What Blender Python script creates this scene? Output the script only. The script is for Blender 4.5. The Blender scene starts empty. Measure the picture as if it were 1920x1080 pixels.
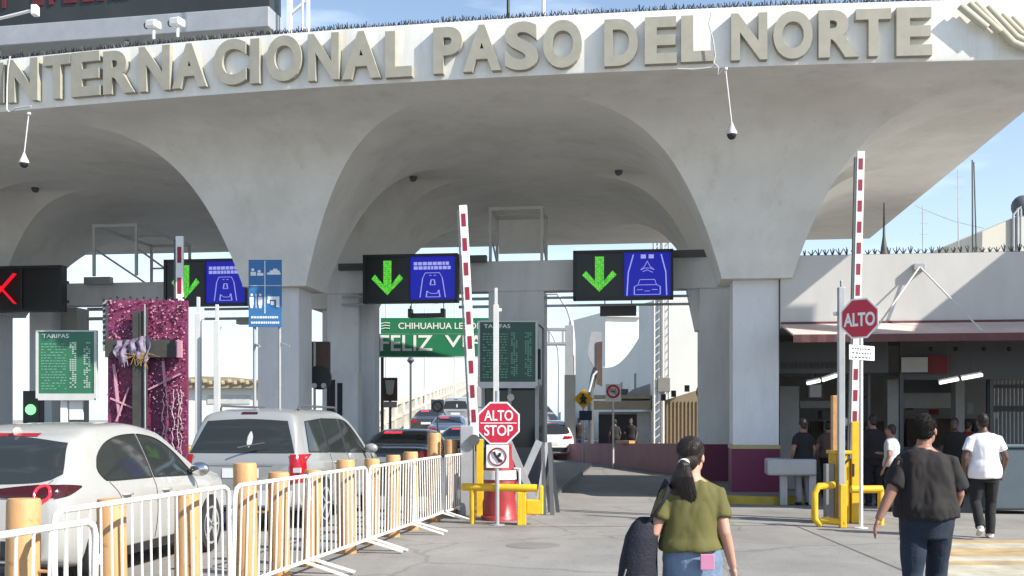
import bpy, bmesh, math, random
from mathutils import Vector, Matrix, noise
from mathutils.bvhtree import BVHTree

random.seed(7)
SC = bpy.context.scene
COL = SC.collection
R = math.radians
PI = math.pi
TH = R(7.3)
CT, ST = math.cos(TH), math.sin(TH)
HZ, FPX, EYE = 787.0, 2000.0, 1.65


def W(x, y, Y):
    """photo pixel at a chosen distance -> world point"""
    return Vector(((x - 960) / FPX * Y, Y, EYE + (HZ - y) / FPX * Y))


def G(x, Y):
    return Vector(((x - 960) / FPX * Y, Y, 0))


def UV(u, v, z=0.0):
    return Vector((u * CT + v * ST, -u * ST + v * CT, z))


def front_v(u):
    v = 19.0
    for _ in range(30):
        p = UV(u, v)
        v -= p.y - (18.93 - .155 * p.x + .006 * p.x * p.x)
    return v


# ------------------------------------------------------------------ materials
def mat(name, col, rough=.6, metal=0., var=.12, scale=3., bump=0., bscale=40., emit=None, estr=1., spec=.5, streak=0.):
    m = bpy.data.materials.new(name)
    m.use_nodes = True
    nt = m.node_tree
    b = nt.nodes['Principled BSDF']
    b.inputs['Roughness'].default_value = rough
    b.inputs['Metallic'].default_value = metal
    b.inputs['Specular IOR Level'].default_value = spec
    tc = nt.nodes.new('ShaderNodeTexCoord')
    if var > 0:
        nz = nt.nodes.new('ShaderNodeTexNoise')
        nz.inputs['Scale'].default_value = scale
        nz.inputs['Detail'].default_value = 6
        nz.inputs['Roughness'].default_value = .65
        mp = nt.nodes.new('ShaderNodeMapping')
        if streak:
            mp.inputs['Scale'].default_value = (1, 1, streak)
        nt.links.new(tc.outputs['Object'], mp.inputs['Vector'])
        nt.links.new(mp.outputs[0], nz.inputs['Vector'])
        rp = nt.nodes.new('ShaderNodeValToRGB')
        rp.color_ramp.elements[0].position = .3
        rp.color_ramp.elements[1].position = .75
        lo = [max(0, c * (1 - var)) for c in col[:3]]
        hi = [min(1, c * (1 + var * .6)) for c in col[:3]]
        rp.color_ramp.elements[0].color = (*lo, 1)
        rp.color_ramp.elements[1].color = (*hi, 1)
        nt.links.new(nz.outputs['Fac'], rp.inputs['Fac'])
        nt.links.new(rp.outputs['Color'], b.inputs['Base Color'])
        mr = nt.nodes.new('ShaderNodeMapRange')
        mr.inputs['To Min'].default_value = max(.03, rough - .12)
        mr.inputs['To Max'].default_value = min(1, rough + .12)
        nt.links.new(nz.outputs['Fac'], mr.inputs['Value'])
        nt.links.new(mr.outputs[0], b.inputs['Roughness'])
    else:
        b.inputs['Base Color'].default_value = (*col[:3], 1)
    if bump > 0:
        n2 = nt.nodes.new('ShaderNodeTexNoise')
        n2.inputs['Scale'].default_value = bscale
        n2.inputs['Detail'].default_value = 4
        nt.links.new(mp.outputs[0] if streak else tc.outputs['Object'], n2.inputs['Vector'])
        bp = nt.nodes.new('ShaderNodeBump')
        bp.inputs['Strength'].default_value = bump
        bp.inputs['Distance'].default_value = .02
        nt.links.new(n2.outputs['Fac'], bp.inputs['Height'])
        nt.links.new(bp.outputs[0], b.inputs['Normal'])
    if emit:
        b.inputs['Emission Color'].default_value = (*emit, 1)
        b.inputs['Emission Strength'].default_value = estr
    return m


def coat(m, w=.8):
    b = m.node_tree.nodes['Principled BSDF']
    b.inputs['Coat Weight'].default_value = w
    b.inputs['Coat Roughness'].default_value = .06
    return m


M = {}
M['plaster'] = mat('vault_plaster', (.76, .75, .71), .85, var=.10, scale=.9, bump=.12, bscale=25)
M['fascia'] = mat('fascia_paint', (.86, .85, .81), .8, var=.10, scale=1.6, bump=.1, bscale=20, streak=.3)
M['pier'] = mat('pier_paint', (.75, .755, .76), .75, var=.12, scale=1.2, bump=.08, bscale=30, streak=.4)
M['letter'] = mat('taupe_letter', (.36, .34, .275), .7, var=.14, scale=4)
M['emblem'] = mat('emblem_gold', (.50, .46, .34), .6)
M['maroon'] = mat('maroon_paint', (.15, .014, .062), .5, var=.25, scale=3)
M['maroon_wall'] = mat('faded_maroon_paint', (.36, .17, .18), .7, var=.25, scale=1.5)
M['gold'] = mat('gold_trim', (.45, .36, .18), .5)
M['concrete'] = mat('road_concrete', (.275, .263, .246), .92, var=.22, scale=.5, bump=.3, bscale=30)
M['ground'] = mat('dusty_ground', (.30, .27, .23), .95, var=.2, scale=.02)
M['kerb'] = mat('kerb_concrete', (.24, .235, .22), .85, var=.2, scale=2)
M['kerb_y'] = mat('kerb_yellow', (.50, .36, .05), .7, var=.35, scale=3)
M['tan_paint'] = mat('worn_yellow_paint', (.46, .33, .165), .85, var=.45, scale=2.2)
M['pale_paint'] = mat('worn_cream_paint', (.48, .44, .35), .85, var=.4, scale=2.2)
M['joint'] = mat('joint_tar', (.13, .125, .12), .9)
M['stain'] = mat('iron_cover', (.20, .19, .18), .7)
M['white'] = mat('white_metal', (.78, .78, .76), .45, var=.08)
M['white_b'] = mat('barricade_white', (.80, .79, .75), .4, var=.12, scale=8)
M['grey'] = mat('grey_metal', (.42, .43, .44), .45, metal=.3)
M['lgrey'] = mat('light_grey_paint', (.58, .58, .57), .55)
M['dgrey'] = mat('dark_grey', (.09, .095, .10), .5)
M['black'] = mat('black_plastic', (.018, .018, .02), .45)
M['rubber'] = mat('tyre_rubber', (.02, .02, .02), .85)
M['yellow'] = coat(mat('safety_yellow', (.78, .47, .015), .45, var=.14, scale=5), .3)
M['bollard'] = mat('ochre_post', (.56, .315, .135), .6, var=.16, scale=7, bump=.15, bscale=30, streak=.25)
M['red'] = mat('sign_red', (.52, .012, .045), .4, var=.1)
M['redpl'] = mat('red_plastic', (.33, .035, .04), .4, var=.2)
M['dred'] = mat('stripe_red', (.28, .012, .03), .5)
M['signwhite'] = mat('sign_white', (.80, .80, .78), .4, var=.06)
M['green'] = mat('road_sign_green', (.018, .19, .085), .45, var=.1)
M['greenb'] = mat('tariff_green', (.03, .16, .085), .4, var=.15)
M['greenb2'] = mat('tariff_dark_green', (.02, .075, .055), .35, var=.15)
M['price'] = mat('price_print', (.42, .50, .44), .5, var=0)
M['pale_green'] = mat('pale_print', (.15, .34, .23), .5, var=0)
M['blue'] = mat('sign_blue', (.035, .16, .38), .45, var=.12)
M['pink'] = mat('magenta_board', (.20, .028, .085), .55, var=.35, scale=5)
M['nail'] = mat('pale_nail', (.62, .50, .52), .4, metal=.4)
M['wood_dk'] = mat('dark_timber', (.045, .045, .04), .7, var=.3, scale=6)
M['pinkwood'] = mat('pink_lath', (.50, .26, .33), .7)
M['lilac'] = mat('crumpled_fabric', (.25, .20, .29), .8, var=.5, scale=14)
M['straw'] = mat('dry_straw', (.42, .27, .09), .9, var=.4, scale=20)
M['led_bk'] = mat('led_black', (.012, .013, .013), .35, var=.2)
M['led_green'] = mat('led_green', (.05, .3, .02), .5, var=0, emit=(.13, .85, .04), estr=.5)
def led(name, a, b, es):
    m = mat(name, (.02, .05, .02), .5, var=0, emit=a, estr=es)
    nt_ = m.node_tree
    t_ = nt_.nodes.new('ShaderNodeTexCoord')
    v_ = nt_.nodes.new('ShaderNodeTexVoronoi')
    v_.inputs['Scale'].default_value = 21
    v_.inputs['Randomness'].default_value = .35
    r_ = nt_.nodes.new('ShaderNodeValToRGB')
    r_.color_ramp.elements[0].position = .25
    r_.color_ramp.elements[0].color = (*a, 1)
    r_.color_ramp.elements[1].position = .8
    r_.color_ramp.elements[1].color = (*b, 1)
    nt_.links.new(t_.outputs['Object'], v_.inputs['Vector'])
    nt_.links.new(v_.outputs['Distance'], r_.inputs[0])
    nt_.links.new(r_.outputs[0], nt_.nodes['Principled BSDF'].inputs['Emission Color'])
    return m


M['led_green'] = led('led_green_dots', (.22, 1., .08), (.02, .30, .01), .55)
M['led_red'] = mat('led_red', (.3, .01, .02), .5, var=0, emit=(.9, .012, .03), estr=.5)
M['led_dred'] = mat('led_dim_red', (.10, .015, .018), .5, var=.5, scale=1.5, emit=(.4, .03, .03), estr=.05)
M['led_blue'] = mat('led_blue', (.004, .004, .10), .4, var=0, emit=(.003, .006, .42), estr=.42)
M['led_white'] = mat('led_pale', (.3, .3, .5), .4, var=0, emit=(.32, .34, .80), estr=.45)
M['lamp_green'] = mat('lamp_green', (.1, .5, .1), .4, var=0, emit=(.15, 1., .2), estr=1.6)
M['tube'] = mat('lit_tube', (.9, .9, .9), .4, var=0, emit=(1, .98, .93), estr=1.1)
M['glass'] = mat('tinted_glass', (.026, .03, .03), .05, var=0, spec=.6)
M['glass2'] = mat('booth_glass', (.02, .028, .028), .08, var=0)
M['chrome'] = mat('chrome', (.7, .7, .7), .12, metal=1., var=0)
M['awning'] = mat('awning_cloth', (.60, .47, .43), .8, var=.2, scale=1.5)
M['valance'] = mat('awning_valance', (.15, .06, .06), .8, var=.3)
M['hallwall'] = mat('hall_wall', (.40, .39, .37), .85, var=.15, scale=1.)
M['hallpanel'] = mat('hall_panel', (.52, .52, .50), .7, var=.15)
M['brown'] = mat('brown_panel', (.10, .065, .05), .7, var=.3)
M['dimred'] = mat('banner_red', (.20, .025, .03), .7)
M['navy'] = mat('navy_panel', (.02, .03, .07), .6)
M['tanwall'] = mat('tan_wall', (.33, .27, .18), .85, var=.15, scale=.6)
M['bldg'] = mat('white_building', (.70, .70, .66), .85, var=.08, scale=.3)
M['cream'] = mat('cream_building', (.60, .56, .47), .85, var=.12, scale=.5)
M['bridge'] = mat('bridge_concrete', (.58, .54, .46), .85, var=.18, scale=.6)
M['roadsign_y'] = mat('warning_yellow', (.72, .40, .01), .5)
M['paint_white'] = coat(mat('car_white', (.39, .39, .375), .3, var=.03))
M['paint_silver'] = coat(mat('car_silver', (.34, .345, .34), .32, metal=.25, var=.03))
M['paint_dark'] = coat(mat('car_charcoal', (.045, .05, .055), .3, metal=.2, var=.05))
M['paint_blue'] = coat(mat('car_blue', (.10, .13, .19), .3, metal=.2, var=.05))
M['tail'] = mat('tail_red', (.30, .008, .016), .15, var=0, emit=(.8, .01, .02), estr=.03)
M['tail_lit'] = mat('tail_lit', (.6, .02, .03), .15, var=0, emit=(1, .03, .05), estr=.9)
M['tail_dk'] = mat('tail_smoked', (.05, .008, .01), .12, var=0)
M['skin_l'] = mat('skin_light', (.50, .27, .19), .55, var=.12, scale=12)
M['skin_m'] = mat('skin_medium', (.30, .15, .10), .55, var=.12, scale=12)
M['skin_d'] = mat('skin_dark', (.10, .05, .035), .5, var=.12, scale=12)
M['hair'] = mat('dark_hair', (.020, .011, .008), .5, var=.6, scale=60, bump=.35, bscale=150, streak=.06)
M['hair_s'] = mat('short_hair', (.022, .016, .012), .85, var=.4, scale=60, bump=.8, bscale=200)
M['olive'] = mat('olive_cotton', (.112, .102, .028), .9, var=.14, scale=6, bump=.10, bscale=120)
M['blackcl'] = mat('black_cotton', (.014, .011, .011), .9, var=.25, scale=6, bump=.10, bscale=120)
M['whitecl'] = mat('white_cotton', (.74, .72, .76), .9, var=.06, scale=6, bump=.10, bscale=120)
M['jean_l'] = mat('light_denim', (.17, .24, .36), .9, var=.3, scale=5, bump=.3, bscale=90)
M['jean_d'] = mat('dark_denim', (.013, .024, .045), .9, var=.35, scale=5, bump=.3, bscale=90)
M['trouser_k'] = mat('black_twill', (.012, .012, .014), .9, var=.2)
M['greycl'] = mat('grey_cloth', (.26, .26, .27), .9, var=.2)
M['bag'] = mat('navy_canvas', (.006, .007, .018), .8, var=.3, scale=7, bump=.3, bscale=60)
M['shoe'] = mat('pale_shoe', (.62, .58, .53), .6)
M['pinkc'] = mat('pink_case', (.55, .22, .35), .4)
M['eye'] = mat('eye', (.03, .02, .02), .2, var=0)


def worn(m, streaks=True):
    nt_ = m.node_tree
    b_ = nt_.nodes['Principled BSDF']
    src = b_.inputs['Base Color'].links[0].from_socket
    t_ = nt_.nodes.new('ShaderNodeTexCoord')
    for sc_, stx, lo, hi, dark, fac in ((1.0, (.9, .18, 1), .50, .72, .62, .55), (.35, (1, 1, 1), .48, .66, .75, .6), (26., (1, 1, 1), .35, .75, .72, .5), (3.2, (1, 1, 1), .60, .70, .55, .5)):
        mp_ = nt_.nodes.new('ShaderNodeMapping')
        mp_.inputs['Scale'].default_value = stx
        mp_.inputs['Rotation'].default_value = (0, 0, -.13)
        n_ = nt_.nodes.new('ShaderNodeTexNoise')
        n_.inputs['Scale'].default_value = sc_
        n_.inputs['Detail'].default_value = 7
        n_.inputs['Roughness'].default_value = .6
        r_ = nt_.nodes.new('ShaderNodeValToRGB')
        r_.color_ramp.elements[0].position = lo
        r_.color_ramp.elements[0].color = (1, 1, 1, 1)
        r_.color_ramp.elements[1].position = hi
        r_.color_ramp.elements[1].color = (dark, dark, dark, 1)
        x_ = nt_.nodes.new('ShaderNodeMixRGB')
        x_.blend_type = 'MULTIPLY'
        x_.inputs['Fac'].default_value = fac
        nt_.links.new(t_.outputs['Object'], mp_.inputs[0])
        nt_.links.new(mp_.outputs[0], n_.inputs['Vector'])
        nt_.links.new(n_.outputs['Fac'], r_.inputs[0])
        nt_.links.new(src, x_.inputs['Color1'])
        nt_.links.new(r_.outputs[0], x_.inputs['Color2'])
        src = x_.outputs[0]
    for sc_, thr, feat, fac, rnd_ in ((.33, .010, 'DISTANCE_TO_EDGE', .33, 1), (2.6, .055, 'F1', .45, 1), (.9, .05, 'F1', .35, 1)):
        n_ = nt_.nodes.new('ShaderNodeTexNoise')
        n_.inputs['Scale'].default_value = 1.6
        n_.inputs['Detail'].default_value = 6
        a_ = nt_.nodes.new('ShaderNodeMixRGB')
        a_.blend_type = 'ADD'
        a_.inputs['Fac'].default_value = .35
        v_ = nt_.nodes.new('ShaderNodeTexVoronoi')
        v_.feature = feat
        v_.inputs['Scale'].default_value = sc_
        nt_.links.new(t_.outputs['Object'], n_.inputs['Vector'])
        nt_.links.new(t_.outputs['Object'], a_.inputs['Color1'])
        nt_.links.new(n_.outputs['Color'], a_.inputs['Color2'])
        nt_.links.new(a_.outputs[0], v_.inputs['Vector'])
        r_ = nt_.nodes.new('ShaderNodeValToRGB')
        r_.color_ramp.elements[0].position = thr * .4
        r_.color_ramp.elements[0].color = (.3, .29, .28, 1)
        r_.color_ramp.elements[1].position = thr
        r_.color_ramp.elements[1].color = (1, 1, 1, 1)
        x_ = nt_.nodes.new('ShaderNodeMixRGB')
        x_.blend_type = 'MULTIPLY'
        x_.inputs['Fac'].default_value = fac
        nt_.links.new(v_.outputs['Distance'], r_.inputs[0])
        nt_.links.new(src, x_.inputs['Color1'])
        nt_.links.new(r_.outputs[0], x_.inputs['Color2'])
        src = x_.outputs[0]
    nt_.links.new(src, b_.inputs['Base Color'])


def stained(m, specs):
    nt_ = m.node_tree
    b_ = nt_.nodes['Principled BSDF']
    src = b_.inputs['Base Color'].links[0].from_socket
    t_ = nt_.nodes.new('ShaderNodeTexCoord')
    for sc_, stx, lo, hi, dark, fac in specs:
        mp_ = nt_.nodes.new('ShaderNodeMapping')
        mp_.inputs['Scale'].default_value = stx
        n_ = nt_.nodes.new('ShaderNodeTexNoise')
        n_.inputs['Scale'].default_value = sc_
        n_.inputs['Detail'].default_value = 8
        n_.inputs['Roughness'].default_value = .65
        r_ = nt_.nodes.new('ShaderNodeValToRGB')
        r_.color_ramp.elements[0].position = lo
        r_.color_ramp.elements[0].color = (1, 1, 1, 1)
        r_.color_ramp.elements[1].position = hi
        r_.color_ramp.elements[1].color = (*dark, 1)
        x_ = nt_.nodes.new('ShaderNodeMixRGB')
        x_.blend_type = 'MULTIPLY'
        x_.inputs['Fac'].default_value = fac
        nt_.links.new(t_.outputs['Object'], mp_.inputs[0])
        nt_.links.new(mp_.outputs[0], n_.inputs['Vector'])
        nt_.links.new(n_.outputs['Fac'], r_.inputs[0])
        nt_.links.new(src, x_.inputs['Color1'])
        nt_.links.new(r_.outputs[0], x_.inputs['Color2'])
        src = x_.outputs[0]
    nt_.links.new(src, b_.inputs['Base Color'])


stained(M['fascia'], ((2.2, (1, 1, .12), .50, .72, (.80, .74, .62), .7), (9, (1, 1, .3), .55, .75, (.75, .68, .55), .35)))
stained(M['plaster'], ((.55, (1, 1, 1), .50, .60, (.88, .87, .85), .6), (1.7, (1, 1, .35), .56, .70, (.80, .78, .74), .5), (7., (1, 1, 1), .62, .72, (.70, .67, .62), .35)))
stained(M['pier'], ((1.6, (1, 1, .15), .52, .72, (.78, .76, .72), .6), (8., (1, 1, .5), .60, .72, (.62, .60, .56), .4)))
stained(M['bollard'], ((3.5, (1, 1, .5), .52, .68, (.62, .55, .48), .7), (22., (1, 1, 1), .60, .70, (.45, .40, .36), .7)))
stained(M['white_b'], ((14., (1, 1, 1), .58, .70, (.62, .50, .38), .6),))
stained(M['yellow'], ((7., (1, 1, .5), .55, .70, (.55, .50, .45), .6), (25., (1, 1, 1), .62, .70, (.30, .28, .26), .6)))
stained(M['paint_white'], ((1.5, (1, 1, .5), .45, .80, (.86, .84, .80), .6),))
stained(M['paint_silver'], ((1.5, (1, 1, .5), .45, .80, (.84, .82, .78), .6),))
worn(M['concrete'])

# ------------------------------------------------------------------ mesh builder
_text_cache = {}


def text_mesh(s, bold):
    k = (s, bold)
    if k not in _text_cache:
        cu = bpy.data.curves.new('tmp_text', 'FONT')
        cu.body = s
        cu.size = 1
        cu.offset = bold
        cu.extrude = .5
        cu.resolution_u = 6
        ob = bpy.data.objects.new('tmp_text', cu)
        COL.objects.link(ob)
        bpy.context.view_layer.update()
        me = bpy.data.meshes.new_from_object(ob.evaluated_get(bpy.context.evaluated_depsgraph_get()))
        vs = [v.co.copy() for v in me.vertices]
        fs = [tuple(p.vertices) for p in me.polygons]
        bpy.data.objects.remove(ob)
        bpy.data.curves.remove(cu)
        bpy.data.meshes.remove(me)
        x0 = min(v.x for v in vs); x1 = max(v.x for v in vs)
        y0 = min(v.y for v in vs); y1 = max(v.y for v in vs)
        _text_cache[k] = ([((v.x - x0) / (x1 - x0), (v.y - y0) / (y1 - y0), v.z + .5) for v in vs], fs)
    return _text_cache[k]


class MB:
    def __init__(s):
        s.v = []
        s.f = []

    def add(s, vs, fs):
        n = len(s.v)
        s.v += [Vector(v) for v in vs]
        s.f += [tuple(i + n for i in f) for f in fs]
        return s

    def bx(s, x0, x1, y0, y1, z0, z1, mtx=None):
        vs = [Vector((x, y, z)) for z in (z0, z1) for y in (y0, y1) for x in (x0, x1)]
        if mtx:
            vs = [mtx @ v for v in vs]
        return s.add(vs, [(0, 2, 3, 1), (4, 5, 7, 6), (0, 1, 5, 4), (2, 6, 7, 3), (0, 4, 6, 2), (1, 3, 7, 5)])

    def tube(s, p0, p1, r0, r1=None, n=10):
        return s.path([p0, p1], [r0, r0 if r1 is None else r1], n)

    def path(s, pts, r, n=8, sq=1.0):
        pts = [Vector(p) for p in pts]
        if not isinstance(r, (list, tuple)):
            r = [r] * len(pts)
        vs = []
        a = None
        for i, p in enumerate(pts):
            d = (pts[min(i + 1, len(pts) - 1)] - pts[max(i - 1, 0)]).normalized()
            if a is None:
                a = d.orthogonal() if abs(d.z) > .95 else d.cross(Vector((0, 0, 1)))
                if abs(d.z) > .95:
                    a = Vector((1, 0, 0)) - d * d.x
            a = (a - d * a.dot(d)).normalized()
            b = d.cross(a)
            ra, rb = r[i] if isinstance(r[i], (list, tuple)) else (r[i], r[i])
            for k in range(n):
                t = 2 * PI * (k + .5) / n
                vs.append(p + a * (math.cos(t) * ra) + b * (math.sin(t) * rb))
        fs = []
        for i in range(len(pts) - 1):
            for k in range(n):
                k2 = (k + 1) % n
                fs.append((i * n + k, i * n + k2, (i + 1) * n + k2, (i + 1) * n + k))
        fs.append(tuple(range(n - 1, -1, -1)))
        e = (len(pts) - 1) * n
        fs.append(tuple(range(e, e + n)))
        return s.add(vs, fs)

    def bar(s, p0, p1, w, h=None):
        """square bar between two points"""
        p0, p1 = Vector(p0), Vector(p1)
        h = h or w
        q = math.sqrt(.5) * 2
        return s.path([p0, p1], [(w / 2 * q, h / 2 * q)] * 2, 4)

    def prism(s, poly, y0, y1):
        """polygon in xz extruded along y"""
        n = len(poly)
        vs = [(p[0], y0, p[1]) for p in poly] + [(p[0], y1, p[1]) for p in poly]
        fs = [tuple(range(n)), tuple(range(2 * n - 1, n - 1, -1))]
        fs += [(i, i + n, (i + 1) % n + n, (i + 1) % n) for i in range(n)]
        return s.add(vs, fs)

    def lathe(s, prof, c=(0, 0, 0), n=20, axis='z'):
        c = Vector(c)
        vs = []
        for r, z in prof:
            for k in range(n):
                t = 2 * PI * k / n
                if axis == 'z':
                    vs.append(c + Vector((r * math.cos(t), r * math.sin(t), z)))
                elif axis == 'y':
                    vs.append(c + Vector((r * math.cos(t), z, r * math.sin(t))))
                else:
                    vs.append(c + Vector((z, r * math.cos(t), r * math.sin(t))))
        fs = []
        for i in range(len(prof) - 1):
            for k in range(n):
                k2 = (k + 1) % n
                fs.append((i * n + k, i * n + k2, (i + 1) * n + k2, (i + 1) * n + k))
        fs.append(tuple(range(n)))
        e = (len(prof) - 1) * n
        fs.append(tuple(range(e, e + n)))
        return s.add(vs, fs)

    def ball(s, c, rx, ry=None, rz=None, n=14, m=9, mtx=None):
        ry = rx if ry is None else ry
        rz = rx if rz is None else rz
        c = Vector(c)
        vs = [Vector((0, 0, -rz))]
        for j in range(1, m):
            a = -PI / 2 + PI * j / m
            for k in range(n):
                t = 2 * PI * k / n
                vs.append(Vector((rx * math.cos(a) * math.cos(t), ry * math.cos(a) * math.sin(t), rz * math.sin(a))))
        vs.append(Vector((0, 0, rz)))
        if mtx:
            vs = [mtx @ v for v in vs]
        vs = [v + c for v in vs]
        fs = [(0, 1 + (k + 1) % n, 1 + k) for k in range(n)]
        for j in range(m - 2):
            for k in range(n):
                k2 = (k + 1) % n
                fs.append((1 + j * n + k, 1 + j * n + k2, 1 + (j + 1) * n + k2, 1 + (j + 1) * n + k))
        e = len(vs) - 1
        b = 1 + (m - 2) * n
        fs += [(b + k, b + (k + 1) % n, e) for k in range(n)]
        return s.add(vs, fs)

    def rings(s, rs, n=24):
        """closed loft of ellipse rings (z, cx, cy, rx, ry)"""
        vs = []
        for z, cx, cy, rx, ry in rs:
            for k in range(n):
                t = 2 * PI * k / n
                vs.append((cx + rx * math.cos(t), cy + ry * math.sin(t), z))
        fs = []
        for i in range(len(rs) - 1):
            for k in range(n):
                k2 = (k + 1) % n
                fs.append((i * n + k, i * n + k2, (i + 1) * n + k2, (i + 1) * n + k))
        fs.append(tuple(range(n - 1, -1, -1)))
        e = (len(rs) - 1) * n
        fs.append(tuple(range(e, e + n)))
        return s.add(vs, fs)

    def text(s, t, x0, x1, z0, z1, y, depth=.01, bold=.0):
        """lettering in the xz plane, front face at y, thickness depth towards +y"""
        vs, fs = text_mesh(t, bold)
        return s.add([(x0 + a * (x1 - x0), y + (1 - c) * depth, z0 + b * (z1 - z0)) for a, b, c in vs], fs)

    def grid(s, f, nu, nv):
        vs = [f(i / nu, j / nv) for j in range(nv + 1) for i in range(nu + 1)]
        fs = [(j * (nu + 1) + i, j * (nu + 1) + i + 1, (j + 1) * (nu + 1) + i + 1, (j + 1) * (nu + 1) + i)
              for j in range(nv) for i in range(nu)]
        return s.add(vs, fs)

    def build(s, name, m, parent=None, smooth=None, bevel=0., fix=True):
        me = bpy.data.meshes.new(name)
        me.from_pydata([tuple(v) for v in s.v], [], s.f)
        if fix:
            bm = bmesh.new()
            bm.from_mesh(me)
            bmesh.ops.recalc_face_normals(bm, faces=bm.faces)
            if bevel:
                bmesh.ops.remove_doubles(bm, verts=bm.verts, dist=1e-5)
                bmesh.ops.bevel(bm, geom=[e for e in bm.edges if len(e.link_faces) == 2 and e.calc_face_angle(0) > R(35)],
                                offset=bevel, segments=2, profile=.5, affect='EDGES', clamp_overlap=True)
            bm.to_mesh(me)
            bm.free()
        o = bpy.data.objects.new(name, me)
        COL.objects.link(o)
        me.materials.append(m if not isinstance(m, str) else M[m])
        if smooth:
            me.shade_smooth()
            me.set_sharp_from_angle(angle=R(smooth))
        if parent:
            o.parent = parent
        return o


def thing(name, label, cat, loc=(0, 0, 0), rz=-TH, group=None):
    o = bpy.data.objects.new(name, None)
    o.empty_display_size = .2
    COL.objects.link(o)
    o.location = loc
    o.rotation_euler = (0, 0, rz)
    o['label'] = label
    o['category'] = cat
    if group:
        o['group'] = group
    return o


def tag(o, label, cat, group=None, loc=None, rz=None):
    o['label'] = label
    o['category'] = cat
    if group:
        o['group'] = group
    if loc is not None:
        o.location = loc
    if rz is not None:
        o.rotation_euler = (0, 0, rz)
    return o


def kind(o, k='structure'):
    o['kind'] = k
    return o


def copy_thing(root, label, loc, rz):
    r = root.copy()
    COL.objects.link(r)
    r.location = loc
    r.rotation_euler = (0, 0, rz)
    r['label'] = label
    for ch in list(root.children):
        c = ch.copy()
        COL.objects.link(c)
        c.parent = r
        for g in ch.children:
            d = g.copy()
            COL.objects.link(d)
            d.parent = c
    return r


# ------------------------------------------------------------------ camera, sky, sun
cam = bpy.data.cameras.new('camera')
cam.sensor_width = 36
cam.lens = 36 * FPX / 1920
cam.shift_y = (HZ - 540) / 1920
cam.clip_end = 6000
co = bpy.data.objects.new('camera', cam)
COL.objects.link(co)
co.location = (0, 0, EYE)
co.rotation_euler = (R(90), 0, 0)
SC.camera = co

SUN = Vector((1.08, -.60, .95)).normalized()      # towards the sun
el = math.asin(SUN.z)
w = bpy.data.worlds.new('World')
SC.world = w
w.use_nodes = True
nt = w.node_tree
bg = nt.nodes['Background']
sky = nt.nodes.new('ShaderNodeTexSky')
sky.sky_type = 'NISHITA'
sky.sun_disc = False
sky.sun_elevation = el
sky.sun_rotation = math.atan2(SUN.x, SUN.y)
sky.air_density = 1.0
sky.dust_density = .25
sky.ozone_density = 1.0
# thin broken cloud near the horizon
tc = nt.nodes.new('ShaderNodeTexCoord')
mp = nt.nodes.new('ShaderNodeMapping')
mp.inputs['Scale'].default_value = (3, 3, 14)
nz = nt.nodes.new('ShaderNodeTexNoise')
nz.inputs['Scale'].default_value = 2.2
nz.inputs['Detail'].default_value = 8
rp = nt.nodes.new('ShaderNodeValToRGB')
rp.color_ramp.elements[0].position = .52
rp.color_ramp.elements[1].position = .78
rp.color_ramp.elements[1].color = (.38, .38, .38, 1)
mx = nt.nodes.new('ShaderNodeMixRGB')
mx.inputs['Color2'].default_value = (8.0, 9.0, 10.0, 1)
nt.links.new(tc.outputs['Generated'], mp.inputs[0])
nt.links.new(mp.outputs[0], nz.inputs['Vector'])
nt.links.new(nz.outputs['Fac'], rp.inputs[0])
nt.links.new(rp.outputs[0], mx.inputs['Fac'])
nt.links.new(sky.outputs[0], mx.inputs['Color1'])
sx_ = nt.nodes.new('ShaderNodeSeparateXYZ')
nt.links.new(tc.outputs['Generated'], sx_.inputs[0])
m1 = nt.nodes.new('ShaderNodeMath')
m1.operation = 'SUBTRACT'
m1.use_clamp = True
m1.inputs[0].default_value = 1.0
nt.links.new(sx_.outputs['Z'], m1.inputs[1])
m2 = nt.nodes.new('ShaderNodeMath')
m2.operation = 'POWER'
m2.inputs[1].default_value = 5.0
nt.links.new(m1.outputs[0], m2.inputs[0])
m3 = nt.nodes.new('ShaderNodeMath')
m3.operation = 'MULTIPLY'
m3.inputs[1].default_value = .9
nt.links.new(m2.outputs[0], m3.inputs[0])
mh = nt.nodes.new('ShaderNodeMixRGB')
mh.inputs['Color2'].default_value = (4.1, 4.85, 5.6, 1)
nt.links.new(m3.outputs[0], mh.inputs['Fac'])
nt.links.new(mx.outputs[0], mh.inputs['Color1'])
nt.links.new(mh.outputs[0], bg.inputs['Color'])
bg.inputs['Strength'].default_value = .115

sl = bpy.data.lights.new('sun', 'SUN')
sl.energy = 4.6
sl.angle = R(.5)
sl.color = (1, .95, .86)
so = bpy.data.objects.new('sun', sl)
COL.objects.link(so)
so.rotation_euler = (-SUN).to_track_quat('-Z', 'Y').to_euler()
so.location = (30, -20, 40)
SC.view_settings.view_transform = 'Standard'
SC.view_settings.look = 'None'
SC.view_settings.exposure = .86
SC.view_settings.gamma = 1
SC.render.filter_size = 1.9
SC.cycles.max_bounces = 8
SC.cycles.diffuse_bounces = 5
SC.cycles.use_denoising = True
SC.cycles.caustics_reflective = False
SC.cycles.caustics_refractive = False

# ------------------------------------------------------------------ ground
kind(MB().add([(-3000, -60, -.02), (3000, -60, -.02), (3000, 5000, -.02), (-3000, 5000, -.02)], [(0, 1, 2, 3)]).build('ground', 'ground'))


def sheet(name, poly, z, m):
    return kind(MB().add([(p[0], p[1], z) for p in poly], [tuple(range(len(poly)))]).build(name, m))


sheet('road', [(-40, -30), (40, -30), (40, 75), (-40, 75)], 0, 'concrete')


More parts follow.
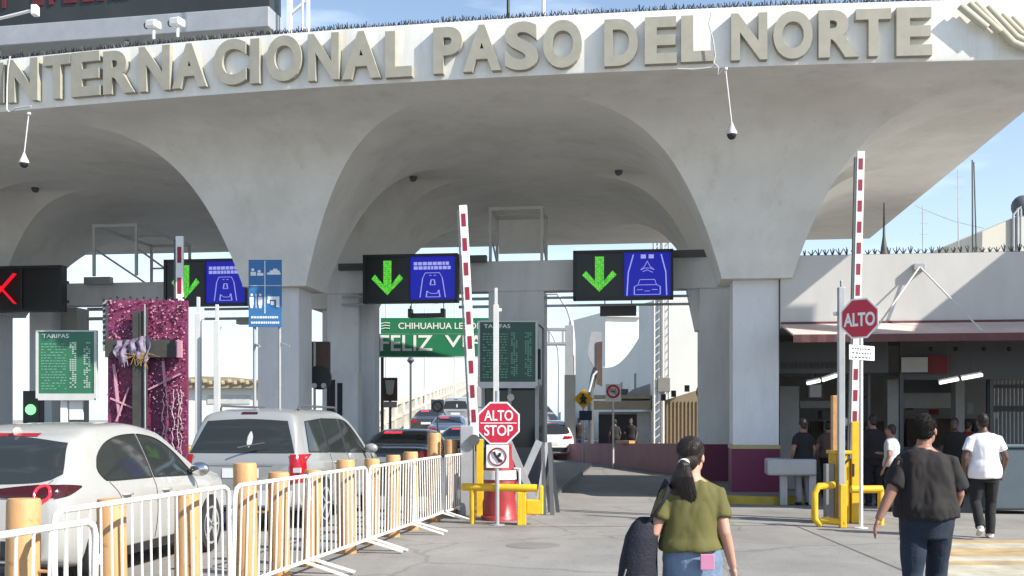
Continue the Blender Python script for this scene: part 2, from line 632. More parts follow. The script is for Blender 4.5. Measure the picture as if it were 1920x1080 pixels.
def kerb_island(name, u0, u1, v0, v1, nose):
    # rounded nose towards the camera
    pts = []
    um, hw_ = (u0 + u1) / 2, (u1 - u0) / 2
    for k in range(13):
        a = PI + PI * k / 12
        pts.append((um + hw_ * math.cos(a), v0 + nose + nose * math.sin(a)))
    pts += [(u1, v1), (u0, v1)]
    n = len(pts)
    vs = [UV(p[0], p[1], -.01) for p in pts] + [UV(p[0], p[1], .15) for p in pts]
    fs = [tuple(range(n, 2 * n))] + [(i, (i + 1) % n, (i + 1) % n + n, i + n) for i in range(n)]
    return kind(MB().add(vs, fs).build(name, 'kerb', bevel=.02))


kerb_island('island', -4.1, -1.95, 20.0, 37, .5)
kerb_island('island', 1.35, 3.05, 21.2, 37, .6)
kerb_island('island', -9.3, -7.0, 21.4, 37, .6)
kerb_island('island', -16.2, -14.0, 22.5, 37, .6)
# yellow painted nose of the right island
mb = MB()
for k in range(12):
    a0, a1 = PI + PI * k / 12, PI + PI * (k + 1) / 12
    ring = [(2.2 + r * math.cos(a), 21.8 + r * .62 / .86 * math.sin(a)) for r, a in ((.86, a0), (.86, a1), (.68, a1), (.68, a0))]
    mb.add([UV(*ring[0], -.0), UV(*ring[1], -.0), UV(*ring[1], .156), UV(*ring[2], .156), UV(*ring[3], .156), UV(*ring[0], .156)],
           [(0, 1, 2, 5), (5, 2, 3, 4)])
kind(mb.build('kerb_paint', 'kerb_y', fix=False))


def strip(name, p, q, wdt, z, m):
    p, q = Vector(p), Vector(q)
    d = (q - p).normalized()
    nn = Vector((-d.y, d.x)) * wdt / 2
    return sheet(name, [p + nn, p - nn, q - nn, q + nn], z, m)


def g2(x, y):
    Y = EYE * FPX / (y - HZ)
    return ((x - 960) / FPX * Y, Y)


strip('pavement_joint', g2(1490, 985), g2(1730, 1085), .035, .004, 'joint')
strip('pavement_joint', g2(700, 990), g2(1490, 985), .03, .004, 'joint')
strip('pavement_joint', (-6, 9.4), (8, 7.4), .03, .004, 'joint')
# painted crossing, bottom right
y0 = 0
for k, (ya, yb, m) in enumerate(((1013, 1019, 'tan_paint'), (1019, 1028, 'pale_paint'), (1028, 1043, 'tan_paint'), (1043, 1053, 'pale_paint'),
                                 (1053, 1060, 'tan_paint'), (1060, 1120, 'pale_paint'))):
    a, b, c, d = g2(1770 - (ya - 1010) * .35, ya), g2(2080, ya), g2(2080, yb), g2(1770 - (yb - 1010) * .35, yb)
    sheet('crosswalk', [d, c, b, a], .004, m)

tag(MB().lathe([(.36, -.02), (.36, .004), (.32, .008)], n=28).build('manhole_cover', 'stain', smooth=30),
    'round iron manhole cover in the pavement between barricades and woman', 'manhole cover', loc=(*g2(1000, 1023), 0))

# ------------------------------------------------------------------ the big canopy building
PU = [2.21, -8.09, -18.39]
PV = [23.1, 27.8]
HB, W0, HBAY = 7.74, .72, 5.15
VM, VB = 26.2, 37.1
HT = HB + 1.03
ZS = 4.6
st = thing('border_station', 'white concrete port-of-entry canopy with arched vaults and big raised lettering', 'station building', UV(-3, 27))


def loc(u, v, z):
    return Vector((u + 3, v - 27, z))


def zprof(t):
    t = min(1, max(0, t))
    return ZS + (HB - ZS) * (1 - (1 - t) ** 4.7)


mb = MB()
NS = 30
tt = [(k / NS) ** 1.6 for k in range(NS + 1)]
for pu in PU:
    for sgu in (-1, 1):
        for pv in PV:
            for sgv in (-1, 1):
                def pos(s_, t_):
                    u = pu + sgu * (W0 + s_ * (HBAY - W0))
                    if pv == PV[0] and sgv == -1:
                        ve = front_v(u)
                    elif pv == PV[0]:
                        ve = VM
                    elif sgv == -1:
                        ve = VM
                    else:
                        ve = VB
                    v0 = pv + sgv * W0
                    return u, v0 + t_ * (ve - v0)
                # transverse flare (height follows t where t>=s) and barrel (height follows s)
                for which in (0, 1):
                    vs, idx, fs = [], {}, []
                    for i in range(NS + 1):
                        for j in range(NS + 1):
                            if (which == 0 and j >= i) or (which == 1 and i >= j):
                                u, v = pos(tt[i], tt[j])
                                idx[(i, j)] = len(vs)
                                vs.append(loc(u, v, zprof(max(tt[i], tt[j]))))
                    for i in range(NS):
                        for j in range(NS):
                            q = [(i, j), (i + 1, j), (i + 1, j + 1), (i, j + 1)]
                            q = [idx[p] for p in q if p in idx]
                            if len(q) >= 3:
                                fs.append(tuple(q) if sgu * sgv < 0 else tuple(reversed(q)))
                    mb.add(vs, fs)
        # strips over the pillar core
    for pv in PV:
        for sgv in (-1, 1):
            vs = []
            for i in range(2):
                for j in range(NS + 1):
                    u = pu + (-W0 if i == 0 else W0)
                    ve = front_v(u) if (pv == PV[0] and sgv == -1) else (VB if (pv == PV[1] and sgv == 1) else VM)
                    v0 = pv + sgv * W0
                    vs.append(loc(u, v0 + tt[j] * (ve - v0), zprof(tt[j])))
            n = NS + 1
            mb.add(vs, [(j, j + 1, n + j + 1, n + j) if sgv > 0 else (n + j, n + j + 1, j + 1, j) for j in range(NS)])
        for sgu in (-1, 1):
            vs = []
            for i in range(2):
                for j in range(NS + 1):
                    v = pv + (-W0 if i == 0 else W0)
                    vs.append(loc(pu + sgu * (W0 + tt[j] * (HBAY - W0)), v, zprof(tt[j])))
            n = NS + 1
            mb.add(vs, [(j, j + 1, n + j + 1, n + j) if sgu < 0 else (n + j, n + j + 1, j + 1, j) for j in range(NS)])
        mb.bx(*[c for c in (pu - W0 + 3, pu + W0 + 3, pv - W0 - 27, pv + W0 - 27)], ZS - .04, ZS)
mb.build('vault', 'plaster', st, smooth=60, fix=False)

UE0, UE1 = PU[-1] - HBAY, PU[0] + HBAY
NF = 60
us = [UE0 + (UE1 - UE0) * k / NF for k in range(NF + 1)]
mb = MB()
vs, fs = [], []
for u in us:
    vf_ = front_v(u)
    vs += [loc(u, vf_, HB), loc(u, vf_ - .012, HB + .03), loc(u, vf_ - .012, HT), loc(u, vf_ + .3, HT), loc(u, vf_ + .3, HB + .06), loc(u, vf_, HB)]
for k in range(NF):
    for j in range(5):
        fs.append((k * 6 + j, k * 6 + j + 1, (k + 1) * 6 + j + 1, (k + 1) * 6 + j))
mb.add(vs, fs)
# side and back parapets and the roof deck
mb.bx(UE1 + 3 - .3, UE1 + 3, front_v(UE1) + .3 - 27, VB - 27, HB + .004, HT)
mb.bx(UE0 + 3, UE0 + 3 + .3, front_v(UE0) + .3 - 27, VB - 27, HB + .004, HT)
mb.bx(UE0 + 3 + .3, UE1 + 3 - .3, VB - .3 - 27, VB - 27, HB + .004, HT)
mb.build('fascia', 'fascia', st, smooth=30)
mb = MB()
for k in range(NF):
    a, b = us[k], us[k + 1]
    mb.add([loc(a, front_v(a) + .29, HB + .5), loc(b, front_v(b) + .29, HB + .5), loc(b, VB - .29, HB + .5), loc(a, VB - .29, HB + .5)], [(0, 1, 2, 3)])
mb.build('roof', 'kerb', st, fix=False)

for pv in PV:
    for pu in PU:
        a = .47
        p = MB().bx(pu - a + 3, pu + a + 3, pv - a - 27, pv + a - 27, 1.12, ZS - .04).build('pillar', 'pier', st, bevel=.015)
        MB().bx(pu - a - .02 + 3, pu + a + .02 + 3, pv - a - .02 - 27, pv + a + .02 - 27, .1, 1.04).build('plinth', 'maroon', p, bevel=.01)
        MB().bx(pu - a - .03 + 3, pu + a + .03 + 3, pv - a - .03 - 27, pv + a + .03 - 27, 1.04, 1.12).build('trim_band', 'gold', p, bevel=.01)

# raised lettering following the curved fascia (pixel boxes of each letter in the photograph)
LET = [('I', -10, 9, 118, 196), ('N', 13, 73, 110, 193), ('T', 81, 134, 103, 188), ('E', 133, 190, 97, 183), ('R', 193, 255, 94, 178),
       ('N', 260, 321, 86, 173), ('A', 322, 390, 81, 167), ('C', 400, 464, 73, 162), ('I', 469, 489, 72, 159), ('O', 499, 568, 66, 155),
       ('N', 577, 638, 62, 153), ('A', 641, 716, 58, 150), ('L', 722, 775, 57, 147), ('P', 812, 869, 50, 140), ('A', 868, 942, 46, 136),
       ('S', 946, 1010, 40, 134), ('O', 1018, 1092, 37, 130), ('D', 1133, 1197, 35, 126), ('E', 1209, 1270, 31, 122), ('L', 1277, 1340, 28, 118),
       ('N', 1371, 1440, 24, 115), ('O', 1450, 1525, 20, 113), ('R', 1535, 1612, 18, 110), ('T', 1605, 1672, 16, 108), ('E', 1681, 1749, 13, 107)]


def on_fascia(x):
    """distance Y at which the fascia front sits for photo column x"""
    Y = 19.
    for _ in range(30):
        X = (x - 960) / FPX * Y
        Y = 18.93 - .155 * X + .006 * X * X
    return Y


inv = Matrix.Translation(st.location) @ Matrix.Rotation(-TH, 4, 'Z')
inv = inv.inverted()
DL = .15
for ch, xa, xb, ya, yb in LET:
    Ya, Yb = on_fascia(xa), on_fascia(xb)
    yb -= 3
    xb -= 3 if xa < 900 else 1
    pa, pb = W(xa, 0, Ya - DL), W(xb, 0, Yb - DL)
    pa.z = pb.z = 0
    Ym = (Ya + Yb) / 2 - DL
    z1 = EYE + (HZ - ya) / FPX * Ym
    z0 = EYE + (HZ - yb) / FPX * Ym
    d = pb - pa
    ln = d.length
    d.normalize()
    nrm = Vector((-d.y, d.x, 0))
    mb = MB().text(ch, 0, ln, z0, z1, 0, DL - .01, .042)
    mb.v = [inv @ (pa + d * v.x + nrm * v.y + Vector((0, 0, v.z))) for v in mb.v]
    mb.build('letter', 'letter', st, fix=False)
# eagle-like mark of slanted bars
mb = MB()
bars = [[(1800, 10), (1851, 52)], [(1817, 5), (1876, 60)], [(1828, 4), (1900, 80), (1930, 92), (1990, 92)], [(1852, 11), (1906, 69), (1930, 80), (1990, 80)],
        [(1878, 26), (1914, 62), (1935, 69), (1990, 68)], [(1897, 31), (1920, 55), (1940, 59), (1990, 56)]]
for b in bars:
    pts = []
    for x, y in b:
        Y = on_fascia(x) - .16
        pts.append(inv @ W(x, y, Y))
    mb.path(pts, [(.05, .075)] * len(pts), 8)
for p in mb.v:
    pass
mb.build('emblem', 'emblem', st, smooth=40)

# fluting of bird spikes along the parapet
def spikes(pts, h, sp, seed):
    rnd = random.Random(seed)
    mb = MB()
    for a, b in zip(pts[:-1], pts[1:]):
        a, b = Vector(a), Vector(b)
        n = max(1, int((b - a).length / sp))
        for k in range(n):
            p = a.lerp(b, (k + .5) / n)
            hh = h * rnd.uniform(.7, 1.15)
            for q in (-1, 0, 1):
                e = p + Vector((q * .05 + rnd.uniform(-.02, .02), rnd.uniform(-.05, .05), hh * (1 - .15 * abs(q))))
                mb.path([p, e], [.016, .008], 4)
        mb.bar(a + Vector((0, 0, .004)), b + Vector((0, 0, .004)), .03, .012)
    return mb


tag(spikes([UV(u, front_v(u) + .1, HT + .006) for u in us], .13, .085, 3).build('bird_spike_strip', 'black', fix=False),
    'strip of dark bird spikes along the top of the lettered fascia', 'bird spikes')


# ------------------------------------------------------------------ gantries with piers and beams over the lanes
def gantry(xc_piers, z0, z1, Yv, label, xl, xr):
    """white beam on square piers; photo columns at distance Yv"""
    k = Yv / FPX
    x0 = (960) 
    o = thing('lane_gantry', label, 'gantry', G(960, Yv))
    b = MB()
    b.bx((xl - 960) * k, (xr - 960) * k, 0, .5, z0, z1)
    b.build('beam', 'pier', o, bevel=.01)
    for (a, c) in xc_piers:
        MB().bx((a - 960) * k, (c - 960) * k, .03, .9, .14, z0).build('pier', 'pier', o, bevel=.012)
    return o


YG = 26.8
def zz(y, Y):
    return EYE + (HZ - y) / FPX * Y


g = gantry([(602, 664), (915, 1020), (1306, 1372)], zz(546, YG), zz(489, YG), YG, 'white beam on square piers across the middle lanes', 600, 1372)
k = YG / FPX
MB().bx((664 - 960) * k, (690 - 960) * k, .3, .8, .14, zz(546, YG)).build('pier_return', 'pier', g)
MB().bx((1300 - 960) * k, (1378 - 960) * k, .0, 1.0, .14, 1.05).build('plinth', 'maroon', g, bevel=.01)
MB().prism([((1284 - 960) * k, zz(546, YG)), ((1306 - 960) * k, zz(546, YG)), ((1306 - 960) * k, zz(622, YG)), ((1300 - 960) * k, zz(622, YG))], .1, .7).build('corbel', 'pier', g)
for xa, xb, ya in ((855, 915, 481), (1258, 1320, 479), (632, 682, 492)):
    MB().bx((xa - 960) * k, (xb - 960) * k, -.35, -.15, zz(ya + 12, YG), zz(ya, YG)).build('cable_tray', 'dgrey', g)
for yy in (557, 572):
    MB().bar(((855 - 960) * k, .3, zz(yy, YG)), ((915 - 960) * k, .3, zz(yy, YG)), .07).build('conduit', 'grey', g)
    MB().bar(((1020 - 960) * k, .3, zz(yy, YG)), ((1312 - 960) * k, .3, zz(yy, YG)), .06).build('conduit', 'grey', g)
    MB().bar(((634 - 960) * k, -.1, zz(yy - 4, YG)), ((682 - 960) * k, -.1, zz(yy - 4, YG)), .06).build('conduit', 'grey', g)
YL = 29.0
gl = gantry([(-10, 38), (168, 262)], zz(561, YL), zz(517, YL), YL, 'white beam on square piers across the left lanes', -260, 492)
k = YL / FPX
for yy in (566, 585):
    MB().bar(((100 - 960) * k, .4, zz(yy, YL)), ((168 - 960) * k, .4, zz(yy, YL)), .09).build('conduit', 'grey', gl)
    MB().bar(((345 - 960) * k, .4, zz(yy + 3, YL)), ((480 - 960) * k, .4, zz(yy + 3, YL)), .07).build('conduit', 'grey', gl)
MB().bx((415 - 960) * k, (462 - 960) * k, .2, .5, zz(600, YL), zz(588, YL)).build('junction_box', 'grey', gl)
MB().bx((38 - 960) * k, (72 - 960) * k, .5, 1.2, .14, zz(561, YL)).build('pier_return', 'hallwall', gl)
MB().bx((118 - 960) * k, (172 - 960) * k, -.3, -.1, zz(522, YL), zz(508, YL)).build('cable_tray', 'grey', gl)


def cage(x0, x1, yt, yb, Y, dep, label, panel):
    k = Y / FPX
    o = thing('equipment_cage', label, 'frame', W((x0 + x1) / 2, yb, Y))
    wd = (x1 - x0) * k
    h = (yb - yt) * k
    for sx in (-wd / 2, wd / 2):
        for sy in (0, dep):
            MB().bar((sx, sy, 0), (sx, sy, h), .07).build('post', 'lgrey', o)
    mb = MB()
    for sy in (0, dep):
        mb.bar((-wd / 2 - .04, sy, h), (wd / 2 + .04, sy, h), .08)
    for sx in (-wd / 2, wd / 2):
        mb.bar((sx, 0, h - .002), (sx, dep, h - .002), .075)
        mb.bar((sx, 0, h * .55), (sx, dep, .12), .04)
    mb.bar((-wd / 2, dep, h * .5), (wd / 2, dep, h * .5), .05)
    mb.bar((-wd / 2, dep * .5, h - .004), (wd / 2, dep * .5, h - .004), .05)
    mb.build('rail', 'lgrey', o)
    if panel:
        MB().bx(-wd / 2 + .05, wd / 2 - .05, dep - .03, dep + .01, h * .28, h - .05).build('back_panel', 'plaster', o)
    return o


cage(919, 1016, 391, 489, 26.9, 1.2, 'square white frame with a back panel above the middle beam', True)
cage(174, 258, 423, 517, 29.1, 3.4, 'open white cage frame above the left beam', False)


# ------------------------------------------------------------------ lane signals
ARROW = [(.42, .92), (.61, .92), (.61, .36), (.80, .60), (.89, .50), (.51, .12), (.14, .50), (.22, .60), (.42, .36)]


def lines(mb, polys, x0, z0, sx, sz, y, wd):
    for pl in polys:
        for (a, b), (c, d) in zip(pl[:-1], pl[1:]):
            mb.bar((x0 + a * sx, y, z0 + b * sz), (x0 + c * sx, y, z0 + d * sz), wd, .012)


def signal(xl, xm, xr, yt, yb, Y, mode, label):
    k = Y / FPX
    o = thing('lane_signal', label, 'lane signal', W(xm, yb, Y))
    h = (yb - yt) * k
    xa, xb = (xl - xm) * k, (xr - xm) * k
    mb = MB()
    mb.bx(xa, xb, .02, .26, 0, h)
    for a, b, c, d in ((xa, xb, h - .05, h + .02), (xa, xb, -.02, .05), (xa - .02, xa + .05, -.02, h + .02), (xb - .05, xb + .02, -.02, h + .02), (-.03, .03, .05, h - .05)):
        mb.bx(a, b, -.03, .24 if (a, b) != (-.03, .03) else .02, c, d)
    mb.build('housing', 'black', o)
    if mode == 'x':
        s = MB().bx(xa + .05, -.03, .0, .018, .05, h - .05).build('arrow_screen', 'led_bk', o)
        mb = MB()
        cx, cz, r = xa * .42, h * .5, h * .34
        for sg in (1, -1):
            mb.bar((cx - r * .95, -.012, cz - sg * r), (cx + r * .95, -.012 - .004 * sg, cz + sg * r), .27, .012)
        mb.build('red_cross', 'led_red', s)
        MB().bx(.03, xb - .05, .0, .018, .05, h - .05).build('blank_screen', 'led_bk', o)
    else:
        aw = -xa - .08
        s = MB().bx(xa + .05, -.03, .0, .018, .05, h - .05).build('arrow_screen', 'led_bk', o)
        MB().prism([(xa + .05 + p[0] * aw, .05 + p[1] * (h - .1)) for p in ARROW], -.014, -.002).build('green_arrow', 'led_green', s)
        b = MB().bx(.03, xb - .05, .0, .018, .05, h - .05).build('picture_screen', 'led_blue', o)
        sx, sz = xb - .08, h - .1
        mb = MB()
        if mode == 'a':
            for r_ in range(2):
                x = .08
                rnd = random.Random(r_ + 5)
                while x < .86:
                    wdt = rnd.uniform(.05, .1)
                    mb.bx(.03 + x * sx, .03 + (x + wdt) * sx, -.008, -.002, .05 + (.80 - r_ * .1) * sz, .05 + (.875 - r_ * .1) * sz)
                    x += wdt + .018
            lines(mb, [[(.22, .05), (.28, .5), (.34, .62), (.66, .62), (.72, .5), (.79, .05)]], .03, .05, sx, sz, -.006, .02)
            lines(mb, [[(.43, .56), (.48, .56)], [(.53, .56), (.58, .56)], [(.47, .46), (.54, .46), (.56, .34), (.45, .34), (.47, .46)],
                       [(.36, .06), (.38, .2), (.46, .14), (.6, .14), (.64, .22), (.67, .06), (.36, .06)]], .03, .05, sx, sz, -.006, .026)
        else:
            lines(mb, [[(.06, .02), (.09, .55), (.20, .95)], [(.92, .02), (.90, .55), (.80, .95)]], .03, .05, sx, sz, -.006, .028)
            mb.bx(.03 + .36 * sx, .03 + .47 * sx, -.008, -.002, .05 + .86 * sz, .05 + .95 * sz)
            mb.bx(.03 + .53 * sx, .03 + .64 * sx, -.008, -.002, .05 + .86 * sz, .05 + .95 * sz)
            lines(mb, [[(.50, .80), (.44, .68), (.36, .60)], [(.50, .80), (.56, .68), (.65, .6)], [(.36, .6), (.44, .64), (.56, .64), (.65, .6)],
                       [(.40, .56), (.5, .6), (.62, .54)],
                       [(.22, .04), (.22, .22), (.30, .26), (.34, .38), (.66, .38), (.70, .26), (.78, .22), (.78, .04), (.22, .04)],
                       [(.30, .26), (.70, .26)], [(.28, .15), (.40, .15)], [(.60, .15), (.72, .15)], [(.44, .12), (.56, .12)]], .03, .05, sx, sz, -.006, .024)
        mb.build('pictogram', 'led_white', b)
    mb = MB()
    for x in (xa * .6, xb * .6):
        mb.bar((x, .26, h * .75), (x, 1.1, h * .75), .07)
        mb.bar((x, .26, h * .3), (x, 1.1, h * .3), .07)
    mb.build('bracket', 'dgrey', o)
    return o


signal(680, 767, 858, 478, 566, 25.9, 'a', 'overhead lane signal with green arrow right of the blue services sign')
signal(1076, 1168, 1260, 470, 560, 25.7, 'b', 'overhead lane signal showing green arrow beside a blue car picture')
signal(305, 384, 466, 487, 572, 27.9, 'a', 'overhead lane signal with green arrow partly behind the striped arm above the pink board')
signal(-48, 41, 120, 500, 583, 28.2, 'x', 'overhead lane signal showing a red cross beside a dark blank screen')

# small signs hung below the beam
o = thing('hanging_sign', 'dark blank sign hanging under the beam of the right lane', 'sign', W(1159, 592, 26.9))
k = 26.9 / FPX
MB().bx(-34 * k, 34 * k, 0, .12, 0, 21 * k).build('board', 'dgrey', o, bevel=.01)
mb = MB()
for x in (-25, 25):
    mb.tube((x * k, .06, 21 * k), (x * k, .06, 47 * k), .015)
mb.build('hanger', 'grey', o)
o = thing('floodlight', 'dark twin floodlight hanging under the beam above the green bridge sign', 'light', W(800, 595, 27.0))
MB().bx(-.42, .42, 0, .16, .0, .11).bx(-.48, -.38, -.05, .18, 0, .22).bx(.36, .46, -.05, .18, 0, .22).build('lamp_bar', 'dgrey', o, bevel=.01)
MB().tube((-.42, .1, .2), (-.42, .1, .68), .012).tube((.42, .1, .2), (.42, .1, .68), .012).build('hanger', 'grey', o)

# ------------------------------------------------------------------ pendant dome cameras
def dome_cam(xt, yt, xb, yb, Y, label):
    p0, p1 = W(xt, yt, Y), W(xb, yb, Y)
    o = thing('dome_camera', label, 'camera', p1, 0, 'dome cameras hanging from the fascia')
    d = p0 - p1
    MB().tube((0, 0, .16), d, .013).lathe([(.015, -.02), (.04, 0), (.04, .04)], d - Vector((0, 0, .03)), 10).build('rod', 'lgrey', o, smooth=40)
    MB().lathe([(.015, .2), (.03, .16), (.06, .09), (.09, .03), (.09, 0)], n=16).build('housing', 'lgrey', o, smooth=40)
    MB().ball((0, 0, 0), .082, .082, .09).build('dome', 'black', o, smooth=60)


dome_cam(54, 212, 45, 306, 19.9, 'pendant dome camera below the first letters of the fascia')
dome_cam(1360, 128, 1372, 252, 18.0, 'pendant dome camera below the letters NORTE on the fascia')
mb = MB()
pts = [(1334, 22), (1329, 45), (1337, 75), (1341, 105), (1338, 118), (1347, 126), (1346, 140), (1356, 130), (1360, 140)]
mb.path([W(x, y, on_fascia(x) - .22) for x, y in pts], .011, 6)
mb.path([W(x, y, on_fascia(x) - .2) for x, y in [(1270, 129), (1300, 130), (1330, 127), (1345, 122)]], .012, 6)
tag(mb.build('loose_cable', 'lgrey', smooth=60), 'loose pale cable dangling over the fascia in front of the gap before NORTE', 'cable')
mb = MB()
mb.path([W(x, y, on_fascia(x) - .2) for x, y in [(19, 105), (15, 130), (13, 165), (13, 205), (18, 211), (30, 203), (58, 199)]], .013, 6)
tag(mb.build('loose_cable', 'lgrey', smooth=60), 'loose pale cable dangling over the fascia beside the leftmost letters', 'cable')

for x, y, lb in ((775, 335, 'small dark lamp on the vault above the middle lane signal'), (1160, 322, 'small dark lamp on the vault above the blue car picture'),
                 (66, 370, 'small dark lamp on the vault above the red cross signal')):
    Y = 27.
    for _ in range(20):
        p = W(x, y, Y)
        v = p.x * ST + p.y * CT
        Y += VM - v
    p = W(x, y, Y)
    p.z = HB
    tag(MB().lathe([(.10, 0), (.10, -.03), (.07, -.10), (.03, -.12)], n=16).build('ceiling_lamp', 'dgrey', smooth=40), lb, 'ceiling lamp', 'lamps on the vault', p)

# ------------------------------------------------------------------ roof billboard, cameras and masts
bo = thing('led_billboard', 'huge dark message board with dim red lettering on the canopy roof', 'billboard', W(505, 70, 21.6), -R(10.5))
MB().bx(-13, 0, 0, .6, .62, 4.5).build('screen', mat('board_dark', (.035, .04, .04), .4, var=.3, scale=.8), bo)
MB().bx(-13, .03, -.10, .65, .18, .60).build('lower_frame', 'grey', bo, bevel=.02)
mb = MB()
for x in (-.4, -3.2, -6.2, -9.3, -12):
    mb.bar((x, .1, .18), (x - .35, .5, -.5), .09)
    mb.bar((x, .6, .18), (x, .6, -.9), .1)
mb.build('strut', 'lgrey', bo)
mb = MB()
rnd = random.Random(11)
x = -9.6
while x < -1.2:
    wdt = rnd.uniform(.12, .30)
    hh = rnd.uniform(.5, .75)
    if rnd.random() < .82:
        for q in range(rnd.randint(1, 2)):
            mb.bx(x + q * .16, x + q * .16 + .09, -.03, -.002, 1.0, 1.0 + hh)
        mb.bx(x, x + wdt, -.026, -.003, 1.0 + rnd.choice((0, .3)), 1.12 + rnd.choice((0, .3)))
    x += wdt + .14
mb.build('lettering', 'led_dred', bo)
mb = MB()
mb.bar((.35, .2, -.9), (.35, .2, 4.4), .09)
mb.bar((.75, .2, -.9), (.75, .2, 4.4), .06)
for q in range(9):
    mb.bar((.35, .2, -.6 + q * .55), (.75, .2, -.3 + q * .55), .05)
mb.build('side_frame', 'white', bo)
for i, (x, y) in enumerate(((288, 62), (333, 58))):
    o = thing('bullet_camera', ('white camera on a short mast above the letters NAC, left of its twin', 'white camera on a short mast above the letters CI, right of its twin')[i], 'camera',
              W(x, y + 6, on_fascia(x) + .2), R(-20), 'cameras on the fascia edge')
    MB().tube((0, 0, -.05), (0, 0, .16), .03).build('mast', 'white', o, smooth=40)
    MB().bx(-.13, .10, -.1, .12, .15, .30).bx(-.16, -.09, -.07, .09, .16, .29).build('housing', 'white', o, bevel=.03)
    MB().lathe([(.06, 0), (.06, -.035)], (-.16, .01, .225), 14, 'x').build('lens', 'black', o)
o = thing('wall_lamp', 'white arm with a small lamp reaching in front of the dark message board', 'light', W(66, 18, 20.8), 0)
MB().tube((0, 0, 0), (-.95, .3, -.09), .03).build('arm', 'white', o, smooth=40)
MB().bx(-.06, .06, -.08, .08, -.12, .08).build('lamp_head', 'white', o, bevel=.02)
for x, r_, m, lb in ((567, .022, 'white', 'thin white mast on the roof beside the message board'), (953, .03, 'black', 'thick black mast on the roof above the S of PASO'),
                     (1019, .035, 'white', 'white mast on the roof above the O of PASO')):
    p = W(x, 60, on_fascia(x) + .7)
    p.z = HB + .5
    tag(MB().lathe([(.09, 0), (.09, .04), (r_, .06), (r_, 1.6), (r_ * .8, 1.62), (r_ * .7, 4.2)], n=10).build('roof_mast', m, smooth=40), lb, 'mast', 'masts on the canopy roof', p)


# ------------------------------------------------------------------ barrier gates
def gate(xb, yb, xt, yt, Y, label, cab, wpx, dash):
    """raised striped arm; (xb,yb)-(xt,yt) are its ends, cab draws the cabinet"""
    k = Y / FPX
    base = G(xb, Y)
    o = thing('barrier_gate', label, 'barrier gate', base, 0, 'raised barrier arms')
    p0 = W(xb, yb, Y) - base
    p1 = W(xt, yt, Y) - base
    wd = wpx * k
    d = (p1 - p0)
    L = d.length
    d.normalize()
    a = Vector((0, 1, 0)).cross(d).normalized()
    rot = Matrix((( -a.x, 0, d.x), (0, 1, 0), (-a.z, 0, d.z))).to_4x4()
    rot.translation = p0
    arm = MB().bx(-wd / 2, wd / 2, -.03, .03, 0, L, rot).build('arm', 'white', o, bevel=.006)
    z = L - dash * .35
    while z > dash:
        MB().bx(-wd * .27, wd * .27, -.036, -.031, z - dash * .52, z, rot).build('stripe', 'dred', arm)
        z -= dash
    MB().bx(wd * .56, wd * .56 + .03, -.025, .025, 0, L * .98, rot).build('edge_strip', 'dgrey', arm)
    cab(o)
    return o


def cab_mid(o):
    MB().bx(-.26, -.02, -.06, .42, 0, 1.55).build('cabinet', 'grey', o, bevel=.02)
    MB().bx(.02, .14, -.1, .02, 0, 1.32).build('post', 'yellow', o, bevel=.01)
    MB().lathe([(.1, -.05), (.1, .05)], (-.02, -.08, 1.3), 14, 'y').build('hub', 'dgrey', o)


def cab_right(o):
    MB().bx(-.30, -.06, -.02, .34, 0, 1.10).bx(-.33, -.03, -.05, .37, 1.10, 1.16).build('cabinet', 'yellow', o, bevel=.015)
    MB().bx(-.04, .13, -.05, .1, 0, 1.62).build('post', 'yellow', o, bevel=.01)
    MB().bar((-.26, -.03, .85), (-.08, -.03, 1.02), .03).bx(-.04, .0, -.06, -.05, .75, .95).build('latch', 'black', o)


def cab_left(o):
    MB().bx(-.2, .2, .02, .5, 0, 1.1).build('cabinet', 'yellow', o, bevel=.02)


gate(891, 832, 868, 385, 18.3, 'raised red and white barrier arm left of the ALTO STOP sign', cab_mid, 15, .42)
gate(1600, 860, 1613.5, 284, 17.0, 'raised red and white barrier arm beside the lone ALTO sign at right', cab_right, 14, .335)
gate(338, 800, 337, 443, 21.5, 'raised red and white barrier arm behind the magenta cross board', cab_left, 14, .62)


# ------------------------------------------------------------------ stop signs
def octagon(r, sx=1.):
    return [(r * sx * math.cos(PI / 8 + k * PI / 4), r * math.sin(PI / 8 + k * PI / 4)) for k in range(8)]


Y = 16.7
k = Y / FPX
o = thing('stop_sign', 'red octagon reading ALTO over STOP with a prohibition plate on its grey post', 'stop sign', G(932, Y), -R(2))
MB().tube((0, .03, 0), (0, .03, 2.1), .035).lathe([(.12, 0), (.12, .012)], (0, .03, 0)).build('post', 'grey', o, smooth=40)
zc = zz(793, Y)
R0 = 39.5 * k / math.cos(PI / 8)
p = MB().prism([(a + 3 * k, b + zc) for a, b in octagon(R0)], -.012, -.004).build('plate', 'signwhite', o)
f = MB().prism([(a + 3 * k, b + zc) for a, b in octagon(R0 * .925)], -.0165, -.0125).build('red_face', 'red', p)
MB().text('ALTO', -24 * k, 30 * k, zc + 4 * k, zc + 24 * k, -.0215, .0045, .015).text('STOP', -24 * k, 30 * k, zc - 24 * k, zc - 4 * k, -.0215, .0045, .015) \
    .bx(-31 * k, 37 * k, -.0205, -.017, zc - 1 * k, zc + .6 * k).build('lettering', 'signwhite', f, fix=False)
zp = zz(856, Y)
q = MB().bx(-20 * k, 22 * k, -.01, -.004, zp - 21 * k, zp + 22 * k).build('plate', 'signwhite', o, bevel=.001)
mb = MB()
ring = [(1 * k + 16 * k * math.cos(t * PI / 16), -.016, zp + 16 * k * math.sin(t * PI / 16)) for t in range(33)]
mb.path(ring, .012, 6)
mb.bar((-11 * k, -.016, zp + 11 * k), (12 * k, -.016, zp - 11 * k), .022, .01)
mb.build('prohibition_ring', 'dred', q)
